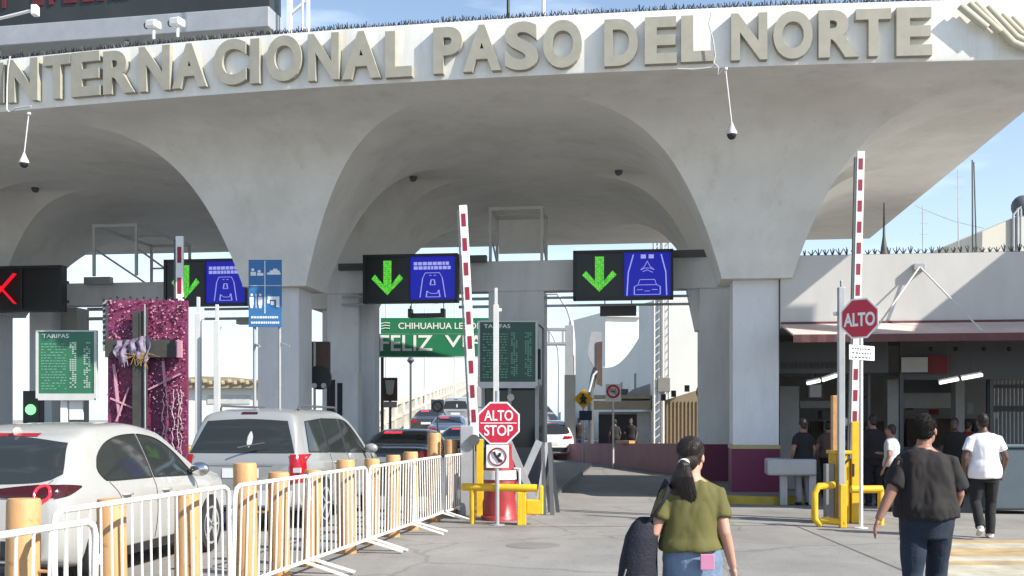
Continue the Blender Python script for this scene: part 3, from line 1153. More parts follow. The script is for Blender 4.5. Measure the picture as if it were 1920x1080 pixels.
MB().path([(-6 * k, -.013, zp + 9 * k), (-2 * k, -.013, zp), (5 * k, -.013, zp + 2 * k), (6 * k, -.013, zp + 7 * k)], .022, 6).path(
    [(-1 * k, -.013, zp), (5 * k, -.013, zp - 9 * k), (10 * k, -.013, zp - 7 * k)], .02, 6).build('pictogram', 'black', q)

Y = 16.2
k = Y / FPX
o = thing('stop_sign', 'lone red ALTO octagon on a slim white post with a small white plate below', 'stop sign', G(1612, Y), 0)
MB().tube((.03, .03, 0), (.03, .03, 3.4), .028).lathe([(.1, 0), (.1, .012)], (.03, .03, 0)).build('post', 'white', o, smooth=40)
zc = zz(597, Y)
rot = Matrix.Rotation(-R(44), 4, 'Z')
R0 = 37.5 * k / math.cos(PI / 8)


def turned(mb, name, m, par, **kw):
    mb.v = [rot @ v for v in mb.v]
    return mb.build(name, m, par, **kw)


p = turned(MB().prism([(a, b + zc) for a, b in octagon(R0)], -.012, -.004), 'plate', 'signwhite', o)
f = turned(MB().prism([(a, b + zc) for a, b in octagon(R0 * .915)], -.0165, -.0125), 'red_face', 'red', p)
turned(MB().text('ALTO', -31 * k, 31 * k, zc - 15 * k, zc + 11 * k, -.0215, .0045, .03), 'lettering', 'signwhite', f, fix=False)
zp = zz(662, Y)
rot = Matrix.Rotation(R(38), 4, 'Z') @ Matrix.Rotation(0, 4, 'Y')
q = turned(MB().bx(-38 * k, 42 * k, -.03, -.022, zp - 13 * k, zp + 14 * k), 'plate', 'signwhite', o)
mb = MB()
rnd = random.Random(4)
for r_ in range(3):
    x = -30.
    while x < 28:
        wd = rnd.uniform(4, 9)
        mb.bx(x * k, (x + wd) * k, -.034, -.0305, zp + (6 - r_ * 8) * k, zp + (9 - r_ * 8) * k)
        x += wd + 3
turned(mb, 'lettering', 'dgrey', q)


# grey and tan posts by the right barrier
tag(MB().bx(-.05, .05, -.05, .05, 0, 3.75).bx(-.012, .012, -.03, .03, 3.75, 3.86).bx(-.12, -.05, -.02, .02, 3.3, 3.36).build('sensor_post', 'grey', bevel=.01),
    'tall grey square post left of the ALTO sign at right', 'post', loc=G(1577, 16.9), rz=0)
tag(MB().bx(-.06, .06, -.06, .06, 0, 2.05).build('timber_post', 'bollard', bevel=.01), 'slim tan post just left of the tall grey post at right', 'post', loc=G(1566, 17.6), rz=0)
tag(MB().bx(-.07, .07, -.07, .07, 0, .95).build('marker_post', 'kerb', bevel=.012), 'short pale post inside the yellow guard at right', 'post', loc=G(1554, 17.0), rz=0)
for x, yt, Y, lb in ((372, 557, 19.5, 'slim white steel post just right of the magenta board'), (407, 571, 19.3, 'slim white steel post nearer the blue services sign'),
                     (930, 540, 19.0, 'tall slim white post behind the ALTO STOP sign')):
    z1 = zz(yt, Y)
    tag(MB().bx(-.05, .05, -.05, .05, 0, z1 - .3).bx(-.028, .028, -.028, .028, z1 - .3, z1).bx(-.01, .1, -.02, .02, z1 - .42, z1 - .36).build('sensor_post', 'lgrey', bevel=.006), lb, 'post', loc=G(x, Y), rz=0)

# yellow guard rails
Y = 16.7
o = thing('guard_rail', 'yellow pipe guard rail beside the ALTO STOP sign', 'guard rail', G(935, Y), R(0))
MB().path([(-.58, .3, .58), (.3, .0, .58), (.6, .0, .58)], [.062] * 3, 12).build('top_pipe', 'yellow', o, smooth=40)
MB().bx(.29, .36, -.05, .06, 0, .52).bx(.36, .43, -.03, .05, 0, .52).build('leg', 'yellow', o, bevel=.01)
MB().tube((-.42, .24, 0), (-.42, .24, .55), .05).build('leg', 'yellow', o, smooth=40)
MB().bx(.43, .66, .0, .12, .16, .40).bx(.63, .70, .0, .12, .16, .62).build('end_panel', 'yellow', o, bevel=.02)
Y = 16.6
o = thing('guard_rail', 'yellow pipe guard rail around the right barrier cabinet', 'guard rail', G(1585, Y), 0)
mb = MB()
mb.path([(-.42, -.15, .02), (-.52, -.15, .12), (-.52, -.15, .52), (-.45, -.12, .62), (-.2, -.1, .64)], .055, 10)
mb.path([(-.42, -.15, .10), (-.1, -.3, .08)], .055, 10)
mb.build('loop', 'yellow', o, smooth=40)
MB().bx(-.18, -.08, -.34, -.24, 0, .66).build('leg', 'yellow', o, bevel=.01)
MB().tube((.12, .1, .56), (.62, .14, .56), .06).tube((.6, .14, 0), (.6, .14, .56), .05).build('side_pipe', 'yellow', o, smooth=40)

# red traffic drum
o = thing('traffic_drum', 'dented red plastic traffic drum with a pale band behind the ALTO STOP sign', 'traffic drum', G(937, 17.6), 0)
mb = MB().lathe([(.31, 0), (.31, .06), (.285, .08), (.28, .30), (.262, .36), (.265, .62), (.25, .66), (.25, .74), (.24, .78), (.235, .9), (.2, 1.0), (.19, 1.24), (.12, 1.27)], n=28)
for v in mb.v:
    n_ = noise.noise(Vector((v.x * 3, v.y * 3, v.z * 2.5)))
    f_ = 1 + .13 * n_
    v.x *= f_
    v.y *= f_
mb.build('body', 'redpl', o, smooth=50)
MB().lathe([(.278, .67), (.270, .82), (.262, .82), (.262, .67)], n=28).build('band', 'signwhite', o, smooth=50)
MB().path([(.26, -.1, .5), (.33, -.12, .5), (.33, -.12, .85), (.24, -.1, .85)], .018, 6).build('handle', 'white', o, smooth=50)

# grey letter X and folded dark leaves at the booth nose
Y = 18.6
k = Y / FPX
o = thing('letter_sculpture', 'big grey letter X standing at the nose of the toll island', 'letter sculpture', G(982, Y), 0)
mb = MB()
for sg in (1, -1):
    mb.bar((-.27 * sg, .02 * sg, .05), (.27 * sg, .02 * sg, 1.28), .24, .12)
mb.build('stroke', 'grey', o)
MB().bx(-.36, .36, -.12, .12, -.0, .06).build('foot', 'grey', o)
o = thing('folding_barricade', 'dark folded metal trestle leaning beside the booth right of the grey X', 'trestle', G(1024, 18.7), 0)
for i, (a, b) in enumerate(((-.12, .02), (.02, -.06), (.16, .06))):
    mb = MB()
    mb.bar((a - .06, -.25, 0), (b, .0, 1.25), .07, .03).bar((a + .06, .3, 0), (b, .02, 1.25), .07, .03)
    mb.build('leg', ('grey', 'dgrey', 'dgrey')[i], o)
MB().bx(-.1, .12, -.03, .03, .5, 1.1).build('panel', 'dgrey', o)

# ------------------------------------------------------------------ crowd barricades and ochre bollards
JO = [(-3.62, 3.0), (-3.26, 5.1), (-2.86, 7.25), (-2.49, 9.5), (-2.16, 11.3), (-1.79, 13.3), (-1.42, 15.4), (-1.10, 17.2), (-.65, 19.4)]
BL = ['', 'nearest white crowd barricade at the left edge of the photo', 'white crowd barricade across the side doors of the white hatchback',
      'white crowd barricade between the hatchback mirror and the silver van tail lamp', 'white crowd barricade right below the tail lamp of the silver van',
      'white crowd barricade before the charcoal sedan trunk, third from the far end', 'white crowd barricade next to the last one of the row, by the tallest bollard',
      'last white crowd barricade of the row, ending beside the yellow guard rail']
for i in range(1, len(JO) - 1):
    a, b = Vector(JO[i]), Vector(JO[i + 1])
    if i == 1:
        a, b = Vector((-2.90, 4.2)), Vector((-2.45, 6.3))
    elif i == 2:
        a = Vector((-2.93, 6.85))
    d = b - a
    L = d.length - .05
    o = thing('crowd_barricade', BL[i], 'barricade', (a.x, a.y, 0), math.atan2(d.y, d.x), 'white crowd barricades in a row')
    o.rotation_euler.x = R((1.2, -.8, 1.5, -.5, .9, -1.2, .6)[i - 1])
    zb, zt, r_ = .16, 1.06, .021
    mb = MB()
    c = .09
    fr = [(0, 0, zb), (0, 0, zt - c), (.026, 0, zt - .026), (c, 0, zt), (L - c, 0, zt), (L - .026, 0, zt - .026), (L, 0, zt - c), (L, 0, zb)]
    mb.path(fr, r_, 8)
    mb.tube((0, 0, zb), (L, 0, zb), r_)
    mb.build('frame', 'white_b', o, smooth=50)
    mb = MB()
    n = max(8, int(L / .134))
    for q in range(1, n):
        x = L * q / n
        mb.tube((x, 0, zb), (x, 0, zt), .0095, n=6)
    mb.build('bars', 'white_b', o, smooth=50)
    for x in (.12, L - .06):
        MB().bar((x, 0, zb + .0), (x + .05, -.46, .02), .07, .02).bar((x, 0, zb), (x + .04, .36, .02), .045, .02).build('foot', 'white_b', o)
    MB().path([(L, 0, .85), (L + .04, 0, .85), (L + .05, 0, .80)], .012, 6).path([(L, 0, .4), (L + .04, 0, .4), (L + .05, 0, .36)], .012, 6).build('hook', 'white_b', o)

BO = [(40, 935, 62, 1), (213, 935, 53, 0), (351, 920, 47, 0), (464, 868, 44, 1), (524, 885, 40, 0), (582, 881, 33, 0), (651, 862, 35, 0), (697, 860, 29, 0),
      (736, 853, 28, 0), (771, 847, 28, 0), (813, 812, 26, 0), (845, 824, 26, 0)]
BLB = ['stout ochre bollard with a side handle before the hatchback tail lamp', 'ochre bollard before the hatchback rear wheel arch', 'ochre bollard before the hatchback front door',
       'taller ochre bollard with a side handle between hatchback and silver van', 'ochre bollard before the left half of the silver van tailgate', 'ochre bollard just below the red tail lamp of the silver van',
       'ochre bollard before the silver van rear side, right of its tail lamp', 'slim ochre bollard between the two bollards near the van side', 'ochre bollard before the trunk of the charcoal sedan, left of centre',
       'ochre bollard before the right end of the charcoal sedan', 'tallest ochre bollard near the far end of the row', 'last ochre bollard of the row, nearest the striped barrier arm']
for i, (x, yt, wpx, hd) in enumerate(BO):
    Y = 4.165 / (.18 + (960 - x) / 2000) * 1.03 + .38
    h = zz(yt, Y)
    o = thing('bollard', BLB[i], 'bollard', G(x, Y), R(random.uniform(-8, 8)), 'ochre bollards behind the barricades')
    o.rotation_euler = (R(random.uniform(-1.3, 1.3)), R(random.uniform(-1.3, 1.3)), R(random.uniform(-90, 90) if not hd else random.uniform(-8, 8)))
    r_ = wpx / 2 * Y / FPX
    MB().lathe([(r_, -.01), (r_ * 1.0, h * .5), (r_ * .99, h - .025), (r_ * .9, h)], n=28).build('shaft', 'bollard', o, smooth=40)
    if hd:
        MB().path([(r_ * .9, 0, h - .20), (r_ + .08, 0, h - .20), (r_ + .1, 0, h - .23), (r_ + .1, 0, h - .46), (r_ + .08, 0, h - .48), (r_ * .9, 0, h - .48)], .012, 6).build('handle', 'bollard', o, smooth=50)

# ------------------------------------------------------------------ boards
def bank(mb, x0, x1, z0, z1, y, rows, rnd, dens, fill=.5, dep=.004):
    for r_ in range(rows):
        z = z1 - (r_ + .8) * (z1 - z0) / rows
        hh = (z1 - z0) / rows * fill
        x = x0
        while x < x1:
            wd = rnd.uniform(.4, 1.2) * dens
            if rnd.random() < .82:
                mb.bx(x, min(x1, x + wd), y - dep, y, z, z + hh)
            x += wd + dens * .35


def tariff(xl, xr, yt, yb, Y, label, m, pl, post):
    k = Y / FPX
    o = thing('tariff_board', label, 'sign board', G((xl + xr) / 2, Y), 0)
    wd = (xr - xl) * k / 2
    z0, z1 = zz(yb, Y), zz(yt, Y)
    b = MB().bx(-wd, wd, 0, .06, z0, z1).build('board', m, o)
    mb = MB()
    for a, c, d, e in ((-wd - .05, -wd, z0 - .1, z1 + .03), (wd, wd + .05, z0 - .1, z1 + .03), (-wd, wd, z0 - .14, z0), (-wd, wd, z1, z1 + .03)):
        mb.bx(a, c, -.02, .08, d, e)
    mb.build('frame', 'lgrey', o)
    h = z1 - z0
    mb = MB().text('TARIFAS', -wd * .86, -wd * .86 + wd * .95, z1 - h * .10, z1 - h * .035, -.006, .005, .01)
    mb.build('heading', 'signwhite', b, fix=False)
    rnd = random.Random(int(xl))
    mb = MB()
    bank(mb, -wd * .9, wd * .0, z0 + h * .06, z1 - h * .17, -.001, 17, rnd, .07, .35)
    mb.build('lettering', 'pale_green', b)
    mb = MB()
    for c in (.12, .62):
        for r_ in range(22):
            z = z1 - h * (.19 + r_ * .034)
            for q in range(3):
                if rnd.random() < .8:
                    mb.bx(wd * (c + q * .085), wd * (c + q * .085 + .06), -.005, -.001, z, z + h * .02)
    mb.build('price_columns', pl, b)
    if post:
        MB().bx(-.16, -.02, .08, .2, 0, z0 + .2).bx(.02, .3, .1, .16, z0 - .55, z0 - .1).build('post', 'white', o)
    return o


tariff(72, 177, 622, 738, 22.5, 'bright green tariff board on a white post left of the magenta board', 'greenb', 'price', True)
tariff(900, 1004, 604, 716, 24.2, 'dark green tariff board mounted on the middle booth', 'greenb2', 'pale_green', False)

# magenta memorial board with a dark cross and nails
Y = 20.0
k = Y / FPX
o = thing('memorial_board', 'magenta board studded with nails carrying a dark timber cross', 'memorial', G(277, Y), R(4))
z0, z1 = .55, zz(563, Y)
wd = 73 * k
b = MB().bx(-wd, wd, 0, .1, z0, z1).build('board', 'pink', o)
rnd = random.Random(9)
mb = MB()
mb2 = MB()
for q in range(430):
    x, z = rnd.uniform(-wd * .97, wd * .97), rnd.uniform(z0 + .4, z1 - .03)
    if abs(x + .06) < .17 or (abs(z - zz(655, Y)) < .17) or (x < .05 and z < zz(655, Y)):
        continue
    p = Vector((x, -.002, z))
    e = p + Vector((rnd.uniform(-.02, .02), -rnd.uniform(.04, .09), rnd.uniform(-.03, .03)))
    mb.tube(p, e, .006, n=5)
    mb.ball(e, rnd.uniform(.008, .016), n=6, m=4)
mb.build('nails', 'nail', b)
for nm, cnt, mm in (('pink_petals', 800, mat('petal_pink', (.42, .12, .24), .8, var=.4, scale=9)), ('purple_petals', 700, mat('petal_purple', (.16, .03, .11), .8, var=.4, scale=9))):
    mp2 = MB()
    for q in range(cnt):
        x, z = rnd.uniform(-wd * .99, wd * 1.0), rnd.uniform(z0 + .4, z1 + .01)
        if nm[1] == 'i' and z < zz(655, Y) - .1 and rnd.random() < .75:
            continue
        c = Vector((x, -rnd.uniform(.01, .07), z))
        e1 = Vector((rnd.uniform(-1, 1), rnd.uniform(-.7, .7), rnd.uniform(-1, 1))).normalized() * rnd.uniform(.018, .035)
        e2 = e1.cross(Vector((rnd.uniform(-.3, .3), 1, rnd.uniform(-.3, .3)))).normalized() * rnd.uniform(.012, .028)
        mp2.add([c - e1, c + e2 - Vector((0, .012, 0)), c + e1, c - e2], [(0, 1, 2, 3)])
    mp2.build(nm, mm, b, fix=False)
for q in range(24):
    z = z1 - .02 - q * .1
    x = -wd - .09 if q % 2 else -wd - .1
    if q < 9:
        mb2.bx(x, x + .035, .0, .05, z, z + .045)
for q in range(12):
    x = -wd + q * wd * 2 / 12 + .03
    mb2.bx(x, x + .03, .0, .05, z1 + .004 + .03 * (q % 2), z1 + .04 + .03 * (q % 2))
mb2.build('edge_pegs', 'black', o)
MB().bx(-wd - .11, -wd, .05, .06, z1 - .95, z1).build('backing_mesh', 'hallwall', o)
mb = MB()
xc, zc_ = -.08, zz(655, Y)
mb.bx(xc - .15, xc + .11, -.20, -.10, z0 - .1, z1 - .22)
mb.bx(-wd * .98, wd * .76, -.23, -.19, zc_ - .165, zc_ + .165)
mb.bx(xc - .02, xc + .0, -.215, -.2, zc_ + .2, z1 - .24)
cr = mb.build('cross', 'wood_dk', o, bevel=.01)
MB().tube((xc + .10, -.24, z0), (xc + .09, -.24, z1 - .1), .012).build('steel_rod', 'grey', cr)
MB().bx(wd * .77, wd * .9, -.19, -.05, zc_ - .16, zc_ + .16).build('end_cap', 'pinkwood', cr)
mb = MB()


def fold(i, j):
    x = xc - .44 + i * .62
    z = zc_ + .20 - j * (.36 + .10 * math.sin(i * 9)) - .10 * i * (1 - i) + .12 * (i - .5) * (1 - j)
    return (x + .03 * math.sin(j * 7 + i * 5), -.262 - .035 * math.sin(i * 26 + j * 3) - .03 * noise.noise(Vector((i * 7, j * 6, 1))), z)


mb.grid(fold, 40, 16)
for q in range(7):
    c = Vector((xc - .36 + rnd.uniform(-.05, .12), -.25, zc_ - .1))
    mb.tube(c, c + Vector((rnd.uniform(-.03, .05), 0, -rnd.uniform(.12, .28))), .018, .008, n=5)
mb.build('draped_cloth', 'lilac', cr, smooth=60)
mb = MB()
for q in range(46):
    c = Vector((xc + .0 + rnd.uniform(-.14, .16), -.25, zc_ - .13 + rnd.uniform(-.06, .05)))
    mb.tube(c, c + Vector((rnd.uniform(-.2, .22), rnd.uniform(-.06, .0), rnd.uniform(-.22, .06))), .008, .003, n=4)
mb.build('straw_wreath', 'straw', cr)
for (xa, za, xb, zb_) in ((-.60, -.28, -.50, -1.25), (-.66, -.92, -.2, -1.12), (-.32, -.72, -.55, -1.35), (.03, -.76, .62, -.46), (.30, -.22, .34, -.7)):
    MB().bar((xa, -.07 - abs(za) * .01, zc_ + za), (xb, -.07 - abs(za) * .01, zc_ + zb_), .05, .03).build('lath', 'pinkwood', o)
mb = MB()
for x in (.30, .36, .48, .57, .62):
    z = zc_ - .75
    pts = []
    while z > z0 + .3:
        pts.append((x + rnd.uniform(-.03, .03), -.05, z))
        z -= .1
    mb.path(pts, .009, 5)
mb.build('ribbons', 'nail', b)
MB().bx(-wd + .1, -wd + .2, .1, .2, 0, z1 - .3).bx(wd - .2, wd - .1, .1, .2, 0, z1 - .3).build('post', 'dgrey', o)

# blue services sign
Y = 21.3
k = Y / FPX
o = thing('services_sign', 'blue sign with four white pictograms in front of the left pillar', 'sign', G(497, Y), 0)
zb, zt = zz(613, Y), zz(487, Y)
b = MB().bx(-31 * k, 31 * k, 0, .03, zb, zt).build('board', 'blue', o, bevel=.004)
MB().tube((-21 * k, .06, 0), (-21 * k, .06, zt - .1), .035).tube((26 * k, .06, 0), (26 * k, .06, zt - .1), .03).bar((-20 * k, .06, zz(645, Y)), (-8 * k, -.1, zz(650, Y)), .04).bar(
    (27 * k, .06, zz(643, Y)), (46 * k, .0, zz(650, Y)), .04).build('post', 'grey', o, smooth=40)


def zrow(y):
    return zz(y, Y)


mb = MB()
X = lambda x: (x - 497) * k
mb.bx(X(496), X(497.5), -.006, -.001, zrow(588), zrow(489))
mb.bx(X(467), X(527), -.0055, -.001, zrow(536), zrow(535))
# top left: small group figure, top right: bed like shape, bottom left: two standing figures, bottom right: tap-like shape
for cx, cy in ((474, 506), (486, 509)):
    mb.ball((X(cx), -.004, zrow(cy)), 3 * k, .003, 3 * k, n=10, m=6)
mb.bx(X(470), X(480), -.006, -.001, zrow(517), zrow(510)).bx(X(482), X(494), -.006, -.001, zrow(517), zrow(512))
mb.bx(X(501), X(526), -.006, -.001, zrow(515), zrow(511)).bx(X(506), X(524), -.006, -.001, zrow(511), zrow(507)).bx(X(512), X(520), -.006, -.001, zrow(507), zrow(504))
for cx in (472, 488):
    mb.ball((X(cx), -.004, zrow(553)), 2.6 * k, .003, 2.6 * k, n=10, m=6)
    mb.prism([(X(cx - 4), zrow(557)), (X(cx + 4), zrow(557)), (X(cx + 3.6), zrow(570)), (X(cx + 2), zrow(578)), (X(cx - 2), zrow(578)), (X(cx - 3.6), zrow(570))], -.006, -.001)
mb.bx(X(479.5), X(480.8), -.006, -.001, zrow(578), zrow(551))
mb.bx(X(502), X(524), -.006, -.001, zrow(562), zrow(556)).bx(X(518), X(524), -.006, -.001, zrow(576), zrow(562)).bx(X(501), X(506), -.006, -.001, zrow(569), zrow(562)).bx(X(508), X(514), -.006, -.001, zrow(572), zrow(565))
rnd = random.Random(2)
for r_ in range(2):
    x = 471.
    while x < 522:
        wd = rnd.uniform(2, 4)
        mb.bx(X(x), X(x + wd), -.006, -.001, zrow(597 + r_ * 10), zrow(593 + r_ * 10))
        x += wd + 1.2
mb.build('pictogram', 'signwhite', b)

# lane lamp at far left
o = thing('lane_lamp', 'small glowing green lane lamp in a dark housing at the left edge', 'signal lamp', G(58, 25.5), 0)
zc = zz(768, 25.5)
MB().bx(-.2, .2, .0, .3, 0.15, zc + .45).build('housing', 'black', o, bevel=.02)
MB().lathe([(.115, -.05), (.125, -.02), (.12, 0)], (0, 0, zc), 24, 'y').build('lens', 'lamp_green', o, smooth=50)

# ------------------------------------------------------------------ booths under the beam
Y = 25.0
o = thing('toll_booth', 'dark glazed toll booth under the dark green tariff board', 'booth', G(962, Y))
k = Y / FPX
xa, xb = (902 - 960) * k, (1010 - 960) * k
xo = (962 - 960) * k
MB().bx(xa - xo, xb - xo, 0, 1.5, .15, 1.0).build('base', 'dgrey', o)
MB().bx(xa - xo, xb - xo, -.1, 1.6, zz(604, 24.6), zz(598, 24.6)).build('roof', 'lgrey', o)
MB().bx(xa - xo + .03, xb - xo - .03, .04, 1.45, 1.0, zz(606, Y)).build('glazing', 'glass2', o)
for sx in (xa - xo, xb - xo - .08, -.12):
    for sy in (-.01, 1.43):
        MB().bx(sx, sx + .08, sy, sy + .08, 1.0, zz(606, Y)).build('corner_post', 'grey', o)
MB().lathe([(.085, -.02), (.09, .0)], (-.05, -.02, zz(745, Y)), 18, 'y').build('round_notice', 'signwhite', o)
MB().bx(.50, .66, -.1, -.02, zz(712, Y), zz(655, Y)).build('loudspeaker', 'black', o, bevel=.03)
Y = 26.3
k = Y / FPX
o = thing('toll_booth', 'white toll booth with dark window slots right of the left pillar', 'booth', G(645, Y))
MB().bx((604 - 645) * k, (672 - 645) * k, 0, .42, .15, zz(700, Y)).build('body', 'pier', o, bevel=.01)
MB().bx((612 - 645) * k, (628 - 645) * k, -.01, .1, zz(800, Y), zz(712, Y)).bx((632 - 645) * k, (642 - 645) * k, -.01, .1, zz(815, Y), zz(718, Y)).build('window', 'black', o)
o = thing('signal_cluster', 'black two-lens signal box on a thin pole beside the left pillar', 'signal', G(598, 24.8), 0)
k = 24.8 / FPX
MB().tube((-.1, 0, .15), (-.1, 0, zz(640, 24.8)), .03).build('pole', 'grey', o)
MB().bx(-.24, .24, .03, .2, zz(700, 24.8), zz(640, 24.8)).build('cabinet', 'brown', o, bevel=.02)
MB().lathe([(.28, -.03), (.28, .12)], (.0, 0, zz(708, 24.8)), 26, 'y').build('drum_head', 'black', o, smooth=40)
for x in (-.10, .12):
    MB().lathe([(.06, -.02), (.06, .01)], (x, -.04, zz(723, 24.8)), 14, 'y').build('lens', 'lgrey', o)

# ------------------------------------------------------------------ pedestrian hall on the right
def hz(u, v):
    return u, v


ho = thing('pedestrian_hall', 'low white pedestrian hall with an awning right of the canopy pillar', 'hall', UV(9, 22.5))
U0, U1, V0, V1 = 2.70, 17.0, 22.5, 29.5
hb = lambda mb, u0, u1, v0, v1, z0, z1: mb.bx(u0 - 9, u1 - 9, v0 - 22.5, v1 - 22.5, z0, z1)
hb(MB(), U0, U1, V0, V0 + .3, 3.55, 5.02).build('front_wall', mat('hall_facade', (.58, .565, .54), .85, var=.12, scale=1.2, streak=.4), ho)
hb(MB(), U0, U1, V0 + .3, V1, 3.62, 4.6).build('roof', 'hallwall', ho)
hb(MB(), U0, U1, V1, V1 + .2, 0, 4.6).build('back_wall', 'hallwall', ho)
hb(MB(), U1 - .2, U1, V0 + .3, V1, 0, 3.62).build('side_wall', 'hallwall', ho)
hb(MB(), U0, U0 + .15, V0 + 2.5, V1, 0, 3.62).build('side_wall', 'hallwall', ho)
mb = MB()
mb.add([(U0 - 9, -.002, 3.62), (U1 - 9, -.002, 3.62), (U1 - 9, -1.0, 3.33), (U0 - 9 + .12, -1.0, 3.33),
        (U0 - 9, -.002, 3.58), (U1 - 9, -.002, 3.58), (U1 - 9, -1.0, 3.29), (U0 - 9 + .12, -1.0, 3.29)],
       [(0, 1, 2, 3), (4, 7, 6, 5), (0, 3, 7, 4), (1, 5, 6, 2), (3, 2, 6, 7), (0, 4, 5, 1)])
aw = mb.build('awning', 'awning', ho)
mb = MB()
n = 90
for q in range(n):
    xa = U0 - 9 + .12 + (U1 - U0 - .12) * q / n
    xb = U0 - 9 + .12 + (U1 - U0 - .12) * (q + 1) / n
    mb.add([(xa, -1.005 - .012 * (q % 2), 3.32), (xb, -1.005 - .012 * ((q + 1) % 2), 3.32), (xb, -1.0 - .012 * ((q + 1) % 2), 3.17), (xa, -1.0 - .012 * (q % 2), 3.17)], [(0, 1, 2, 3)])
mb.build('valance', 'valance', aw, fix=False)
hb(MB(), U0, U1, V0 - .03, V0 - .002, 3.55, 3.66).build('trim', 'valance', ho)
# tie rods from a wall bracket
pb = UV(0, 0)
hi = (Matrix.Translation(ho.location) @ Matrix.Rotation(-TH, 4, 'Z')).inverted()
b0 = hi @ W(1728, 498, 21.35)
br = MB().bx(b0.x - .11, b0.x + .11, -.14, -.003, b0.z - .07, b0.z + .07).build('bracket', 'grey', ho, bevel=.01)
for x, y, YY in ((1640, 588, 20.7), (1850, 614, 20.3)):
    e = hi @ W(x, y, YY)
    e.y = -.95
    e.z = 3.36
    MB().tube((b0.x, -.12, b0.z), e, .018).build('tie_rod', 'lgrey', br, smooth=40)


def HB_(x0, x1, y0, y1, Y, dep, name, m, par=None):
    a = hi @ W(x0, y1, Y)
    b = hi @ W(x1, y0, Y)
    return MB().bx(a.x, b.x, a.y, a.y + dep, a.z, b.z).build(name, m, par or ho)


# interior
for x0, x1, m in ((1462, 1498, 'hallpanel'), (1664, 1684, 'hallpanel'), (1792, 1808, 'hallpanel')):
    HB_(x0, x1, 724 if x0 < 1500 else 712, 955, 25.5, .4, 'column', m)
for x0, x1 in ((1627, 1632), (1687, 1694), (1856, 1862)):
    HB_(x0, x1, 640, 940, 23.4, .08, 'post', 'dgrey')
HB_(1500, 1560, 752, 765, 26.5, .1, 'counter_rail', 'hallpanel')
HB_(1694, 1792, 738, 765, 26.5, .1, 'notice_panel', 'hallpanel')
HB_(1696, 1790, 712, 736, 26.45, .05, 'window', 'dgrey')
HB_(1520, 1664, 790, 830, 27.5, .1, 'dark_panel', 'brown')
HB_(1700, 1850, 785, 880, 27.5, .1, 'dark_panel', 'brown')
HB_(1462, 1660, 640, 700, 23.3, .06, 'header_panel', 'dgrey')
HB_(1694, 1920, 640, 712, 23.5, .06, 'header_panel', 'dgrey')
o_ = HB_(1738, 1780, 667, 700, 23.2, .03, 'red_banner', 'dimred')
o_['label'] = 'dark red hanging banner'
HB_(1690, 1738, 670, 698, 23.2, .03, 'pale_banner', 'hallpanel')
rnd = random.Random(77)
for q in range(16):
    x = rnd.uniform(1470, 1900)
    y = rnd.uniform(735, 800)
    w_, h_ = rnd.uniform(8, 20), rnd.uniform(10, 22)
    HB_(x, x + w_, y, y + h_, 27.2 - .01 * q, .02, 'notice', rnd.choice(['hallpanel', 'pale_green', 'navy', 'dimred', 'cream', 'grey']))
for x0, x1, yt, m in ((1470, 1520, 850, 'brown'), (1560, 1600, 845, 'navy'), (1690, 1760, 838, 'dgrey'), (1800, 1850, 845, 'brown')):
    HB_(x0, x1, yt, 925, 25.8, .5, 'counter', m)
HB_(1462, 1920, 700, 706, 24.6, .08, 'ceiling_beam', 'dgrey')
HB_(1600, 1626, 745, 790, 25.2, .1, 'fan_housing', 'black')
mb = MB()
a = hi @ W(1466, 690, 23.1)
rnd = random.Random(21)
x = a.x
while x < a.x + 1.2:
    wd = rnd.uniform(.05, .1)
    mb.bx(x, x + wd, a.y, a.y + .02, a.z, a.z + .12)
    x += wd + .03
mb.build('sign_lettering', 'black', ho)
mb = MB()
for x in (1745, 1792, 1845, 1892):
    p = hi @ W(x, 654, 22.9)
    mb.ball((p.x, p.y, p.z), .05, n=8, m=5)
mb.build('spotlights', 'black', ho)
for i, (xa, ya, xb, yb, YY) in enumerate(((1514, 719, 1537, 714, 23.4), (1543, 713, 1570, 704, 23.2), (1762, 718, 1797, 711, 22.8), (1804, 710, 1842, 703, 22.6))):
    o = thing('tube_light', ('lit tube lamp in the hall nearest the white pillar', 'lit tube lamp in the hall touching the tall grey post', 'lit tube lamp in the hall above the man in black',
                             'lit tube lamp in the hall above the man in white')[i], 'tube lamp', W((xa + xb) / 2, (ya + yb) / 2, YY), 0, 'tube lamps under the hall ceiling')
    a, b = W(xa, ya, YY) - o.location, W(xb, yb, YY - .3) - o.location
    MB().tube(a, b, .035).build('tube', 'tube', o, smooth=40)
    MB().bar(a + Vector((0, .05, .05)), b + Vector((0, .05, .05)), .06, .04).build('housing', 'white', o)
    MB().tube((0, .05, .05), (0, .05, 3.62 - o.location.z), .012).build('hanger', 'dgrey', o)
o = thing('monitor', 'small dark monitor hanging under the hall ceiling', 'monitor', W(1529, 748, 23.8), 0)
MB().bx(-.17, .17, 0, .06, 0, .36).build('frame', 'black', o, bevel=.01)
MB().bx(-.13, .13, -.004, -.001, .04, .32).build('screen', 'hallwall', o)
MB().tube((0, .03, .36), (0, .03, 3.62 - o.location.z), .02).build('hanger', 'black', o)
o = thing('security_gate', 'barred grey security gate at the right end of the hall', 'gate', G(1905, 24), -TH)
mb = MB()
for q in range(15):
    mb.tube((-.55 + q * .085, 0, 0.02), (-.55 + q * .085, 0, 2.55), .012, n=6)
mb.build('bars', 'lgrey', o)
MB().bar((-.58, 0, 2.4), (.7, 0, 2.4), .08).bar((-.58, 0, .1), (.7, 0, .1), .08).bar((-.58, 0, 0.02), (-.58, 0, 2.7), .1).bar((-.58, 0, 1.9), (.7, 0, 1.9), .12).build('frame', 'black', o)
